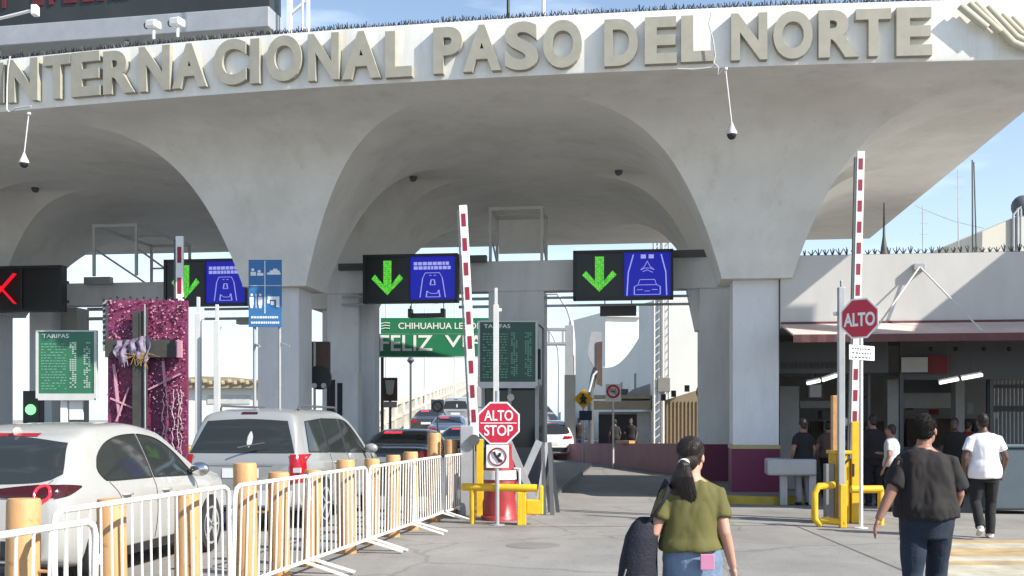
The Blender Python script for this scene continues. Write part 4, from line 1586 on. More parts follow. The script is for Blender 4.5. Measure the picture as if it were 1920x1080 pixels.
tag(MB().bx(-.42, .6, 0, .7, .08, 1.15).bx(-.45, .63, -.03, .73, 1.15, 1.22).bx(-.38, -.26, .05, .2, 0, .08).bx(.44, .56, .05, .2, 0, .08).build('waste_bin', mat('bin_grey', (.10, .13, .15), .5), bevel=.03),
    'grey blue waste container at the right edge beside the man in white', 'waste bin', loc=G(1900, 18.6), rz=-TH)
tag(spikes([UV(U0 + q * .7, V0 + .08, 5.026) for q in range(21)], .15, .13, 5).build('bird_spike_strip', 'black', fix=False),
    'row of dark bird spikes along the roof edge of the pedestrian hall', 'bird spikes')
# grey steel table-like block beside the pillar
o = thing('inspection_table', 'grey metal inspection table beside the maroon pillar base', 'table', G(1482, 20.6), -TH)
MB().bx(-.46, .46, -.25, .35, .58, .90).build('top', 'grey', o, bevel=.04)
for sx in (-.2, .34):
    MB().bx(sx, sx + .14, -.05, .1, 0, .58).build('leg', 'grey', o, bevel=.01)

# wing canopy of the neighbouring pedestrian bridge, right of the frame (throws the slanting shade on the hall)
po = thing('footbridge_canopy', 'flat white canopy of the pedestrian footbridge beside the hall', 'canopy', UV(15, 19))
MB().bx(-4.3, 3, -2.2, 2.4, 7.6, 8.0).build('slab', 'plaster', po)
vs = [(u - 15, v - 19, z) for z in (8.7, 8.9) for u, v in ((7.9, 20.14), (9.3, 20.14), (12.3, 18.75), (10.9, 18.75))]  # unseen diagonal strip on struts, added and shaped only to shade the right pillar
MB().add(vs, [(0, 3, 2, 1), (4, 5, 6, 7), (0, 1, 5, 4), (1, 2, 6, 5), (2, 3, 7, 6), (3, 0, 4, 7)]).bx(-3.9, -3.7, -.2, 0, 8.0, 8.7).bx(-3.2, -3.0, -.2, 0, 8.0, 8.7).build('added_shade_strip', 'plaster', po)
for sx in (-.6, 2.5):
    MB().bx(sx, sx + .4, .5, .9, 0, 7.6).build('pillar', 'pier', po)


# ------------------------------------------------------------------ cars
def interp(tab, y):
    """smooth (Catmull-Rom style, monotone-limited) table lookup"""
    if y <= tab[0][0]:
        return tab[0][1]
    if y >= tab[-1][0]:
        return tab[-1][1]
    for i in range(len(tab) - 1):
        a, b = tab[i], tab[i + 1]
        if a[0] <= y <= b[0]:
            h = b[0] - a[0]
            t = (y - a[0]) / h
            def slope(j):
                if j == 0 or j == len(tab) - 1:
                    return None
                d0 = (tab[j][1] - tab[j - 1][1]) / (tab[j][0] - tab[j - 1][0])
                d1 = (tab[j + 1][1] - tab[j][1]) / (tab[j + 1][0] - tab[j][0])
                return 0 if d0 * d1 <= 0 else 2 * d0 * d1 / (d0 + d1)
            d = (b[1] - a[1]) / h
            m0 = slope(i)
            m1 = slope(i + 1)
            m0 = d if m0 is None else m0
            m1 = d if m1 is None else m1
            t2, t3 = t * t, t * t * t
            return (2 * t3 - 3 * t2 + 1) * a[1] + (t3 - 2 * t2 + t) * h * m0 + (-2 * t3 + 3 * t2) * b[1] + (t3 - t2) * h * m1


def catmull(pts, sub):
    out = []
    n = len(pts)
    for i in range(n - 1):
        p0, p1, p2, p3 = pts[max(i - 1, 0)], pts[i], pts[i + 1], pts[min(i + 2, n - 1)]
        for k in range(sub):
            t = k / sub
            out.append(tuple(.5 * (2 * b + (c - a) * t + (2 * a - 5 * b + 4 * c - d) * t * t + (3 * b - a - 3 * c + d) * t ** 3)
                             for a, b, c, d in zip(p0, p1, p2, p3)))
    out.append(tuple(pts[-1]))
    return out


def car_body(S):
    L, Hm = S['L'], max(z for _, z in S['top'])
    ys = [0, .012, .03, .06, .10]
    y = .15
    while y < L - .12:
        ys.append(y)
        y += .075
    ys += [L - .10, L - .05, L - .02, L]
    rings = []
    for y in ys:
        zt = interp(S['top'], y)
        hw = interp(S['hw'], y)
        zb = interp(S['bot'], y)
        belt = min(interp(S['belt'], y), zt - .03)
        t = max(0, min(1, (zt - belt) / (Hm - belt)))
        rw = hw * (.945 + (S['roofw'] - .945) * t ** .6)
        half = [(0, zb), (.78 * hw, zb), (.95 * hw, zb + .09), (hw, zb + (belt - zb) * .45), (hw * .992, belt - .13), (hw * .955, belt - .005)]
        half += [(hw * .945 + (rw - hw * .945) * .5, belt + (zt - belt) * .52), (rw, zt - .075 * t - .008), (rw * .72, zt - .012 * t), (0, zt)]
        hp = catmull(half, 4)
        rings.append([(x, y, z) for x, z in hp] + [(-x, y, z) for x, z in hp[-2:0:-1]])
    n = len(rings[0])
    vs = [p for r_ in rings for p in r_]
    fs = []
    for i in range(len(rings) - 1):
        for k in range(n):
            k2 = (k + 1) % n
            fs.append((i * n + k, (i + 1) * n + k, (i + 1) * n + k2, i * n + k2))
    fs.append(tuple(range(n)))
    e = (len(rings) - 1) * n
    fs.append(tuple(range(e + n - 1, e - 1, -1)))
    return vs, fs


def resample(pl, n):
    pl = [Vector(p) for p in pl]
    d = [0]
    for a, b in zip(pl[:-1], pl[1:]):
        d.append(d[-1] + (b - a).length)
    out = []
    for k in range(n + 1):
        q = d[-1] * k / n
        for i in range(len(pl) - 1):
            if q <= d[i + 1] + 1e-9:
                t = (q - d[i]) / max(1e-9, d[i + 1] - d[i])
                out.append(pl[i].lerp(pl[i + 1], t))
                break
    return out


def patch(bvh, lo, hi_, view, off=.006, n=18, m=8):
    """shell lying on the car body between two 2-D polylines"""
    lo = catmull([tuple(p) for p in lo], 6) if len(lo) > 2 else lo
    hi_ = catmull([tuple(p) for p in hi_], 6) if len(hi_) > 2 else hi_
    A, B = resample(lo, n), resample(hi_, n)
    mb = MB()
    vs, ok = [], True
    for j in range(m + 1):
        for i in range(n + 1):
            p = A[i].lerp(B[i], j / m)
            if view in ('right', 'left'):
                sg = 1 if view == 'right' else -1
                o_, d_ = Vector((3 * sg, p.x, p.y)), Vector((-sg, 0, 0))
            elif view == 'rear':
                o_, d_ = Vector((p.x, -3, p.y)), Vector((0, 1, 0))
            elif view == 'front':
                o_, d_ = Vector((p.x, 9, p.y)), Vector((0, -1, 0))
            else:
                o_, d_ = Vector((p.x, p.y, 4)), Vector((0, 0, -1))
            h = bvh.ray_cast(o_, d_)
            if h[0] is None:
                q = vs[-1] if vs else o_ + d_ * 3
            else:
                nn = h[1]
                if nn.dot(d_) > 0:
                    nn = -nn
                q = h[0] + nn * off
            vs.append(q)
    fs = [(j * (n + 1) + i, j * (n + 1) + i + 1, (j + 1) * (n + 1) + i + 1, (j + 1) * (n + 1) + i) for j in range(m) for i in range(n)]
    return mb.add(vs, fs)


def mirror(mb):
    r_ = MB()
    r_.add([(-v.x, v.y, v.z) for v in mb.v], [tuple(reversed(f)) for f in mb.f])
    return r_


def car(label, cat, locn, rz, S, paint, group='cars queuing for the bridge', name='car', pitch=0., detail=True):
    o = thing(name, label, cat, locn, rz, group)
    if pitch:
        o.rotation_euler = (pitch, 0, rz)
    vs, fs = car_body(S)
    body = MB().add(vs, fs)
    bvh = BVHTree.FromPolygons([Vector(v) for v in vs], fs)
    b = body.build('body', paint, o, smooth=50)
    L = S['L']
    for v in ('right', 'left'):
        for lo, hi_ in S['side']:
            pm = patch(bvh, lo, hi_, v, .005, 26, 8)
            w_ = pm.build('window', 'glass', o, smooth=60, fix=False)
            if detail:
                V_ = pm.v
                rim = [V_[q] for q in range(27)] + [V_[j * 27 + 26] for j in range(1, 9)] + [V_[8 * 27 + q] for q in range(25, -1, -1)] + [V_[j * 27] for j in range(7, -1, -1)]
                MB().path(rim, .009, 5).build('trim', 'black', w_, smooth=60)
    lo, hi_ = S['rear']
    patch(bvh, lo, hi_, 'rear', .006, 20, 10).build('rear_window', 'glass', o, smooth=60, fix=False)
    lo, hi_ = S['wind']
    patch(bvh, lo, hi_, 'front', .006, 16, 8).build('windscreen', 'glass', o, smooth=60, fix=False)
    for wy in S['wheels']:
        for sg in (1, -1):
            hw = interp(S['hw'], wy)
            r_ = S['wr']
            ring = [(r_ * 1.12 * math.cos(t * PI / 12), r_ * 1.12 * math.sin(t * PI / 12)) for t in range(13)]
            pa = patch(bvh, [(wy - r_ * 1.13, .24), (wy + r_ * 1.13, .24)], [(wy - c, r_ + s) if False else (wy - c, r_ + s) for c, s in ring], 'right' if sg > 0 else 'left', .004, 22, 6)
            pa.build('wheel_arch', 'black', o, smooth=60, fix=False)
            x0, x1 = (hw - .21) * sg, (hw + .012) * sg
            wo = MB().lathe([(r_ * .6, x0), (r_ * .95, x0), (r_, x0 + .03 * sg), (r_, x1 - .03 * sg), (r_ * .95, x1), (r_ * .7, x1)], (0, wy, r_), 28, 'x').build('wheel', 'rubber', o, smooth=40)
            rm = MB().lathe([(r_ * .68, x1 - .02 * sg), (r_ * .70, x1 + .004 * sg), (r_ * .62, x1 - .0 * sg), (r_ * .6, x1 - .05 * sg), (r_ * .15, x1 - .03 * sg), (r_ * .14, x1)], (0, wy, r_), 24, 'x')
            for q in range(5):
                a = q * 2 * PI / 5
                rm.bar((x1 - .012 * sg, wy + .1 * r_ * math.cos(a), r_ + .1 * r_ * math.sin(a)), (x1 - .012 * sg, wy + .64 * r_ * math.cos(a), r_ + .64 * r_ * math.sin(a)), .05, .03)
            rm.build('rim', 'grey', wo, smooth=40)
    for lo, hi_, v, nm, m in S.get('patches', ()):
        p = patch(bvh, lo, hi_, v, .009, 14, 5)
        p.build(nm, m, o, smooth=60, fix=False)
        if v == 'rear' or v == 'front':
            mirror(p).build(nm, m, o, smooth=60, fix=False)
    for lo, hi_, v, nm, m in S.get('single', ()):
        patch(bvh, lo, hi_, v, .008, 14, 5).build(nm, m, o, smooth=60, fix=False)
    if detail:
        mb = MB()
        for pl in S.get('seams', ()):
            for sg in ('right', 'left'):
                P_ = patch(bvh, pl, pl, sg, .0015, 14, 1)
                mb.path(P_.v[:15], .0045, 5)
        for pl in S.get('rear_seams', ()):
            P_ = patch(bvh, pl, pl, 'rear', .0015, 14, 1)
            mb.path(P_.v[:15], .0045, 5)
        mb.build('panel_gap', 'black', b)
        for sg in (1, -1):
            mx_, mz = S['mirror']
            hw = interp(S['hw'], mx_)
            MB().ball(((hw + .09) * sg, mx_, mz), .12, .07, .085, n=16, m=10).build('mirror', S.get('mirror_m', paint), o, smooth=60)
            for hy, hz_ in S['handles']:
                MB().path([((interp(S['hw'], hy) + dx) * sg, hy + dy, hz_) for dx, dy in ((-.01, -.1), (.022, -.08), (.026, .06), (-.01, .09))], .014, 6).build('handle', paint, o, smooth=60)
    return o, bvh


HATCH = dict(L=4.4, roofw=.70, wr=.34, wheels=(.80, 3.50),
             top=[(0, .95), (.05, 1.03), (.22, 1.14), (.55, 1.42), (.70, 1.50), (1.2, 1.61), (1.9, 1.625), (2.5, 1.55), (3.05, 1.26), (3.35, 1.09), (3.8, 1.02), (4.2, .90), (4.4, .72)],
             hw=[(0, .72), (.05, .82), (.22, .875), (.8, .895), (2, .90), (3.4, .895), (4.0, .85), (4.3, .72), (4.4, .6)],
             bot=[(0, .32), (.5, .22), (4, .2), (4.4, .3)], belt=[(0, 1.0), (1.5, 1.0), (3.4, .93), (4.4, .86)],
             side=[([(.80, 1.13), (.86, 1.065), (1.0, 1.035), (1.93, 1.02)], [(.80, 1.17), (.90, 1.29), (1.14, 1.41), (1.48, 1.475), (1.86, 1.49)]),
                   ([(1.98, 1.02), (3.02, .99)], [(1.91, 1.49), (2.35, 1.43), (2.75, 1.25), (3.02, 1.04)])],
             rear=([(-.74, 1.13), (-.6, 1.06), (0, 1.04), (.6, 1.06), (.74, 1.13)], [(-.60, 1.42), (0, 1.48), (.60, 1.42)]),
             wind=([(-.70, 1.12), (.70, 1.12)], [(-.55, 1.47), (.55, 1.47)]),
             patches=[([(.22, .93), (.55, .905), (.80, .93)], [(.22, 1.0), (.55, 1.035), (.80, 1.035)], 'rear', 'tail_light', 'tail_dk'),
                      ([(.03, .915), (.17, .94), (.40, 1.0)], [(.03, 1.035), (.17, 1.035), (.40, 1.015)], 'right', 'side_light', 'tail_dk')],
             single=[([(-.60, .30), (.60, .30)], [(-.66, .52), (.66, .52)], 'rear', 'bumper', 'black'),
                     ([(-.26, .62), (.26, .62)], [(-.26, .75), (.26, .75)], 'rear', 'number_plate', 'signwhite'),
                     ([(-.25, 1.48), (.25, 1.48)], [(-.25, 1.51), (.25, 1.51)], 'rear', 'brake_light', 'tail'),
                     ([(.5, .23), (3.9, .22)], [(.5, .34), (3.9, .34)], 'right', 'sill', 'black')],
             seams=[[(1.95, 1.02), (1.96, .7), (1.93, .36)], [(.95, 1.02), (1.12, .85), (1.2, .62)], [(3.05, 1.0), (3.12, .7), (3.05, .38)]],
             rear_seams=[[(.70, 1.08), (.64, .9), (.66, .62)], [(-.70, 1.08), (-.64, .9), (-.66, .62)]],
             mirror=(2.92, 1.06), mirror_m='chrome', handles=[(1.25, .88), (2.2, .87)])
ho_, hbvh = car('white hatchback at the left edge with smoked tail lamps and a red ring light', 'car', Vector((-5.02, 9.95, 0)), -R(6.0), HATCH, 'paint_white')
for sx in (.67, -.67):
    mb = MB()
    pts = []
    for q in range(29):
        px_, pz_ = sx + .072 * math.cos(q * PI / 14), .965 + .072 * math.sin(q * PI / 14)
        h = hbvh.ray_cast(Vector((px_, -3, pz_)), Vector((0, 1, 0)))
        pts.append((h[0] if h[0] else Vector((px_, .2, pz_))) + Vector((0, -.014, 0)))
    mb.path(pts, .014, 6)
    mb.build('ring_light', 'tail_lit', ho_, smooth=60)

MB().ball((0, .72, 1.53), .02, .09, .05).build('aerial_fin', 'paint_white', ho_, smooth=60)

SUV = dict(L=4.9, roofw=.72, wr=.37, wheels=(.95, 3.95),
           top=[(0, 1.02), (.04, 1.15), (.12, 1.30), (.30, 1.68), (.40, 1.77), (1.0, 1.83), (2.4, 1.82), (3.0, 1.72), (3.6, 1.36), (3.85, 1.16), (4.5, 1.04), (4.8, .92), (4.9, .75)],
           hw=[(0, .84), (.05, .90), (.25, .955), (1, .975), (3.8, .97), (4.5, .9), (4.9, .7)],
           bot=[(0, .38), (.6, .28), (4.9, .3)], belt=[(0, 1.10), (2, 1.08), (4, 1.02), (4.9, .95)],
           side=[([(.42, 1.17), (1.35, 1.14)], [(.62, 1.62), (1.35, 1.66)]), ([(1.40, 1.14), (2.3, 1.11)], [(1.40, 1.665), (2.3, 1.66)]),
                 ([(2.36, 1.11), (3.55, 1.07)], [(2.36, 1.66), (2.8, 1.60), (3.3, 1.33), (3.55, 1.10)])],
           rear=([(-.80, 1.16), (.80, 1.16)], [(-.62, 1.63), (0, 1.66), (.62, 1.63)]),
           wind=([(-.78, 1.2), (.78, 1.2)], [(-.6, 1.66), (.6, 1.66)]),
           patches=[([(.76, .72), (.935, .74)], [(.74, 1.14), (.92, 1.14)], 'rear', 'tail_light', 'tail'),
                    ([(.04, .74), (.16, .78)], [(.08, 1.13), (.20, 1.12)], 'right', 'side_light', 'tail')],
           single=[([(-.88, .40), (.88, .40)], [(-.88, .62), (.88, .62)], 'rear', 'bumper', 'lgrey'),
                   ([(-.28, .80), (.28, .80)], [(-.28, .94), (.28, .94)], 'rear', 'number_plate', 'signwhite'),
                   ([(-.13, 1.73), (.13, 1.73)], [(-.12, 1.76), (.12, 1.76)], 'rear', 'brake_light', 'tail_dk'),
                   ([(.05, 1.30), (.09, 1.24), (.13, 1.30)], [(.05, 1.40), (.09, 1.48), (.13, 1.40)], 'rear', 'sticker', 'hallpanel'),
                   ([(-.5, .98), (.5, .98)], [(-.5, 1.01), (.5, 1.01)], 'rear', 'handle_strip', 'chrome')],
           seams=[[(1.38, 1.12), (1.36, .8), (1.3, .45)], [(2.33, 1.1), (2.34, .8), (2.3, .42)], [(3.6, 1.05), (3.65, .8), (3.55, .45)]],
           rear_seams=[[(-.72, 1.12), (-.72, .66), (.72, .66), (.72, 1.12)]],
           mirror=(3.35, 1.15), handles=[(1.6, .98), (2.55, .97)])
so_, _ = car('silver people carrier with a dark rear window and tall red tail lamp', 'van', Vector((-3.97, 15.6, 0)), -R(7.5), SUV, 'paint_silver')
for sx in (-.62, .62):
    MB().path([(sx, .75, 1.80), (sx, .80, 1.865), (sx, 2.6, 1.855), (sx, 2.7, 1.79)], .018, 6).build('roof_rail', 'dgrey', so_, smooth=60)
MB().bx(.80, .91, -.012, .03, .88, .95).build('reverse_lamp', 'lgrey', so_)
MB().path([(-.02, -.07, 1.24), (.12, -.03, 1.27), (.36, .0, 1.31)], .012, 6).build('wiper', 'dgrey', so_, smooth=60)

SEDAN = dict(L=4.8, roofw=.70, wr=.33, wheels=(.95, 3.85),
             top=[(0, .92), (.06, 1.0), (.25, 1.05), (.75, 1.09), (1.0, 1.17), (1.45, 1.36), (1.9, 1.44), (2.4, 1.43), (2.9, 1.28), (3.35, 1.04), (4.3, .93), (4.7, .78), (4.8, .62)],
             hw=[(0, .74), (.06, .82), (.3, .89), (1, .91), (3.7, .91), (4.4, .82), (4.8, .6)],
             bot=[(0, .33), (.6, .22), (4.8, .26)], belt=[(0, .98), (2, .97), (3.5, .92), (4.8, .82)],
             side=[([(1.2, 1.03), (2.05, 1.0)], [(1.5, 1.26), (2.05, 1.33)]), ([(2.1, 1.0), (3.1, .97)], [(2.1, 1.33), (2.5, 1.29), (2.95, 1.10), (3.1, .99)])],
             rear=([(-.64, 1.14), (.64, 1.14)], [(-.54, 1.38), (.54, 1.38)]),
             wind=([(-.70, 1.08), (.70, 1.08)], [(-.55, 1.37), (.55, 1.37)]),
             patches=[([(.48, .80), (.86, .82)], [(.48, .95), (.86, .96)], 'rear', 'tail_light', 'tail')],
             single=[([(-.8, .34), (.8, .34)], [(-.8, .52), (.8, .52)], 'rear', 'bumper', 'black'),
                     ([(-.26, .72), (.26, .72)], [(-.26, .84), (.26, .84)], 'rear', 'number_plate', 'signwhite'),
                     ([(-.42, 1.33), (.0, 1.33)], [(-.42, 1.37), (.0, 1.37)], 'rear', 'brake_light', 'tail_lit')],
             seams=[[(2.08, 1.0), (2.08, .7), (2.0, .36)]], rear_seams=[[(-.5, 1.04), (-.46, .7), (.46, .7), (.5, 1.04)]],
             mirror=(2.95, 1.03), handles=[(1.45, .9), (2.3, .89)])
car('charcoal sedan with a red third brake light behind the ochre bollards', 'car', Vector((-2.72, 23.2, 0)), -R(7.5), SEDAN, 'paint_dark')
car('dark blue sedan just left of the striped barrier arm', 'car', Vector((-1.65, 33.0, 0)), -R(5), SEDAN, 'paint_blue', detail=False)

# ------------------------------------------------------------------ the bridge beyond
RAMP = lambda Y: max(0, (Y - 44)) * .052 - .0
mb = MB()
ys = [40, 44] + [44 + 8 * q for q in range(1, 26)]
for a, b in zip(ys[:-1], ys[1:]):
    for x0, x1 in ((-6.6, 3.4),):
        mb.add([(x0, a, RAMP(a) + .006), (x1, a, RAMP(a) + .006), (x1, b, RAMP(b) + .006), (x0, b, RAMP(b) + .006)], [(0, 1, 2, 3)])
        mb.add([(x1, a, -.5), (x1, b, -.5), (x1, b, RAMP(b)), (x1, a, RAMP(a))], [(0, 1, 2, 3)])
        mb.add([(x0, a, -.5), (x0, a, RAMP(a)), (x0, b, RAMP(b)), (x0, b, -.5)], [(0, 1, 2, 3)])
kind(mb.build('bridge_ramp', 'concrete', fix=False))
o = thing('bridge_parapet', 'pale concrete bridge parapet with square openings climbing to the right', 'parapet', (-6.3, 44, 0), 0)
mb, mb2 = MB(), MB()
for q in range(40):
    a = q * 4.0
    za, zb_ = RAMP(44 + a), RAMP(48 + a)
    m4 = Matrix(((1, 0, 0, 0), (0, 1, 0, a), (0, (zb_ - za) / 4, 1, za), (0, 0, 0, 1)))
    mb.bx(-.12, .12, 0, 4, 0, .35, m4).bx(-.14, .14, 0, 4, 1.75, 2.05, m4).bx(-.14, .14, 0, 1.5, 1.15, 1.75, m4).bx(-.18, .18, 0, .35, .35, 1.15, m4).bx(-.12, .12, .35, 4, 1.0, 1.15, m4)
    for p in range(7):
        mb2.bx(-.05, .05, .55 + p * .5, .68 + p * .5, .35, 1.0, m4)
mb.build('wall', 'bridge', o)
mb2.build('balusters', 'bridge', o)
car('silver pickup truck farthest up the bridge ramp', 'pickup', Vector((-3.5, 66, RAMP(66) + .01)), -R(2), SUV, 'paint_silver', pitch=math.atan(.052), detail=False)
car('dark blue car on the ramp just below the pickup', 'car', Vector((-3.1, 50, RAMP(50) + .01)), -R(2), SEDAN, 'paint_blue', pitch=math.atan(.052), detail=False)
car('dark grey car at the foot of the bridge ramp left of the pickup', 'car', Vector((-4.6, 57, RAMP(57) + .01)), -R(2), SEDAN, 'paint_dark', pitch=math.atan(.052), detail=False)
car('white hatchback ahead in the right lane beside the booth', 'car', Vector((1.62, 43.5, 0)), -R(3), dict(HATCH, patches=[([(.45, .86), (.84, .88)], [(.5, .98), (.84, .985)], 'rear', 'tail_light', 'tail')]), 'white', detail=False)

# overhead green farewell sign
Y = 40.
k = Y / FPX
o = thing('farewell_sign', 'green overhead sign reading FELIZ VIAJE above the bridge ramp', 'road sign', G(850, Y), 0)
X = lambda x: (x - 850) * k
Z = lambda y: zz(y, Y)
b = MB().bx(X(714), X(1004), 0, .08, Z(625.5), Z(596)).build('upper_plate', 'green', o)
MB().text('CHIHUAHUA LES DESEA', X(747), X(930), Z(617), Z(605), -.012, .01, .012).build('lettering', 'signwhite', b, fix=False)
mb = MB()
for q, y in enumerate((606, 611, 616)):
    mb.path([(X(712 + 2), -.01, Z(y + 1)), (X(722), -.01, Z(y - 1)), (X(731), -.01, Z(y))], .018, 5)
mb.build('wave_mark', 'signwhite', b)
b = MB().bx(X(693), X(1010), 0.001, .081, Z(668), Z(626)).build('lower_plate', 'green', o)
MB().text('FELIZ', X(713), X(811), Z(658), Z(628.5), -.012, .01, .012).text('VIAJE', X(834), X(945), Z(658), Z(628.5), -.012, .01, .012).build('lettering', 'signwhite', b, fix=False)
MB().bx(X(691), X(1012), -.01, .09, Z(670), Z(668)).bx(X(691), X(693), -.01, .09, Z(668), Z(626)).build('rim', 'lgrey', o)
MB().tube((X(716), .12, 0), (X(716), .12, Z(640)), .06).tube((X(1000), .12, 0), (X(1000), .12, Z(640)), .06).build('post', 'brown', o)
# dark notice with a pale shield on a post
o = thing('dark_notice', 'small dark notice with a pale shield shape on a post by the ramp', 'sign', G(731, 38.5), 0)
k = 38.5 / FPX
zb, zt = zz(752, 38.5), zz(708, 38.5)
MB().bx(-14 * k, 14 * k, 0, .06, zb, zt).build('board', 'brown', o)
MB().prism([(-9 * k, zt - 5 * k), (9 * k, zt - 5 * k), (6 * k, zt - 30 * k), (0, zt - 33 * k), (-6 * k, zt - 30 * k)], -.01, -.001).build('shield', 'hallpanel', o)
MB().bx(-13 * k, 13 * k, 0, .06, zb - 12 * k, zb - 1 * k).build('lower_plate', 'hallwall', o)
MB().tube((0, .1, 0), (0, .1, zt), .05).build('post', 'dgrey', o)
o = thing('prohibition_sign', 'small round prohibition sign above the dark cars at the ramp', 'sign', G(820, 30.5), 0)
zc = zz(762, 30.5)
k = 30.5 / FPX
MB().bx(-12 * k, 12 * k, 0, .03, zc - 13 * k, zc + 13 * k).build('plate', 'hallpanel', o)
MB().path([(9 * k * math.cos(q * PI / 12), -.012, zc + 9 * k * math.sin(q * PI / 12)) for q in range(25)], .02, 5).bar((-6 * k, -.012, zc + 6 * k), (6 * k, -.012, zc - 6 * k), .04, .01).build('ring', 'dgrey', o)
MB().tube((0, .05, 0), (0, .05, zc), .025).build('post', 'grey', o)

# lamp posts along the bridge
LP = [(853, 96, 600, 'lamp post on the bridge nearest the striped arm'), (797, 76, 630, 'lamp post on the bridge under the letters IZ'), (770, 60, 640, 'darker lamp post on the bridge below the letters CHI'),
      (725, 56, 640, 'lamp post on the bridge nearest the left booth')]
for x, Y, yt, lb in LP:
    zb = RAMP(Y) if Y > 44 else 0
    zt = zz(yt, Y) + 2
    dark = x == 770
    o = thing('lamp_post', lb, 'lamp post', Vector(((x - 960) / FPX * Y, Y, 0)), 0, 'lamp posts along the bridge')
    MB().tube((0, 0, 0), (0, 0, zt), .11 if Y > 70 else .07, .06).build('pole', 'dgrey' if dark else 'white', o, smooth=40)
    MB().path([(0, 0, zt - .1), (.5, 0, zt + .3), (1.6, 0, zt + .45)], .05, 6).bx(1.5, 2.2, -.12, .12, zt + .36, zt + .5).build('lamp_arm', 'white', o)
    if dark:
        MB().lathe([(.05, -.2), (.22, 0), (.05, .25)], (0, 0, zz(676, Y)), 10).build('lantern', 'dgrey', o)
for (pts, Y, lb) in (([(1075, 812), (1075, 640), (1072, 605), (1064, 580), (1046, 552)], 48, 'tall white curved lamp post right of the truss sign'),
                     ([(1048, 812), (1049, 690), (1047, 655), (1038, 632), (1026, 612)], 62, 'shorter white curved lamp post seen left of the truss pole')):
    base = G(pts[0][0], Y)
    o = thing('lamp_post', lb, 'lamp post', base, 0, 'curved lamp posts in the right lane')
    P_ = [Vector((0, 0, 0))] + [W(x, y, Y) - base for x, y in pts[1:]]
    MB().path(P_, [.10, .09, .08, .07, .06], 8).build('pole', 'white', o, smooth=60)
    MB().bx(P_[-1].x - .8, P_[-1].x, -.12, .12, P_[-1].z - .02, P_[-1].z + .12).build('lamp_head', 'lgrey', o, bevel=.03)
Y = 44.
k = Y / FPX
o = thing('sign_truss', 'grey steel pole with a boxed sign truss reaching left', 'sign truss', G(1067, Y), 0)
X = lambda x: (x - 1067) * k
Z = lambda y: zz(y, Y)
MB().bx(X(1060), X(1075), 0, .3, 0, Z(610)).build('pole', 'grey', o)
MB().bx(X(1059), X(1079), -.05, .35, 0, Z(703)).build('pole_base', 'dgrey', o)
mb = MB()
for y in (617, 644):
    for d in (0, .5):
        mb.bar((X(970), d, Z(y)), (X(1062), d, Z(y)), .1)
for x in (975, 1000, 1029, 1055):
    mb.bar((X(x), 0, Z(644)), (X(x), 0, Z(617)), .08)
mb.build('truss', 'grey', o)

# white building across the right lane, its tower and the structures around it
Y = 86.
k = Y / FPX
o = thing('white_building', 'tall white building at the far end of the right lane', 'building', G(1200, Y), R(16))
MB().bx((1131 - 1200) * k, (1262 - 1200) * k, 0, 9, 0, zz(586, Y)).build('wall', 'bldg', o)
MB().bx((1128 - 1200) * k, (1200 - 1200) * k, -.35, -.01, zz(596, Y), zz(590, Y)).build('cornice', 'hallpanel', o)
o = thing('side_building', 'pale building flank receding along the right lane in its own shade', 'building', G(1240, 46), 0)
pa, pb_ = Vector((0, 0, 0)), G(1127, 82) - G(1240, 46)
d = (pb_ - pa)
L = d.length
d.normalize()
nn = Vector((d.y, -d.x, 0))
za, zb_ = zz(556, 46), zz(688, 82)
mb = MB()
def flank(t, h):
    p = pa.lerp(pb_, t)
    # the eave sags from the near end to the far one
    zt = za + (zb_ - za) * t - 1.1 * math.sin(t * PI)
    return p + Vector((0, 0, zt * h))
n_ = 16
vs = []
for i in range(n_ + 1):
    f_ = flank(i / n_, 0), flank(i / n_, 1)
    vs += [f_[0], f_[1], f_[1] + nn * 5, f_[0] + nn * 5]
fs = [(i * 4 + j, i * 4 + (j + 1) % 4, i * 4 + 4 + (j + 1) % 4, i * 4 + 4 + j) for i in range(n_) for j in range(4)] + [(0, 1, 2, 3), (n_ * 4 + 3, n_ * 4 + 2, n_ * 4 + 1, n_ * 4)]
mb.add(vs, fs).build('wall', 'bldg', o)
for t, zw in ((.30, 3.4), (.52, 3.2)):
    p = pa.lerp(pb_, t)
    m4 = Matrix.Translation(p) @ Matrix.Rotation(math.atan2(d.y, d.x), 4, 'Z')
    MB().bx(-.5, .5, -.02, .12, zw - .6, zw + .7, m4).build('window', 'grey', o)
p = pa.lerp(pb_, .42)
m4 = Matrix.Translation(p) @ Matrix.Rotation(math.atan2(d.y, d.x), 4, 'Z')
MB().bx(-.4, .4, .02, .6, 2.7, 3.4, m4).build('air_unit', 'dgrey', o)
Y = 52.
k = Y / FPX
o = thing('white_block', 'sunlit white block right of the thin mast cluster in the right lane', 'building', G(1280, Y), R(16))
MB().bx((1256 - 1280) * k, (1345 - 1280) * k, 0, 4, 0, zz(556, Y)).build('wall', 'bldg', o)
# left, shaded wing of that building, nearer the lane
Y = 50.
k = Y / FPX
o = thing('white_annex', 'grey shaded annex with dark doorways in front of the white building', 'building', G(1170, Y), -TH)
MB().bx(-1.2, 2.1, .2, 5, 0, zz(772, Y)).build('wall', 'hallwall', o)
MB().bx(-1.2, 1.0, .17, .2, 0.02, 1.9).build('doorway', 'black', o)
MB().bx(.6, 1.2, .15, .18, 0.02, 2.0).build('pale_door', 'hallpanel', o)
MB().bx(-1.7, 1.25, -.5, .2, zz(768, Y), zz(752, Y)).bx(-1.7, 1.25, -.5, .2, zz(748, Y), zz(741, Y)).build('canopy_beam', 'tanwall', o)
MB().prism([(-.2, zz(750, Y)), (1.5, zz(750, Y)), (1.5, zz(715, Y)), (.4, zz(730, Y))], .25, 3).build('roof', 'hallwall', o)
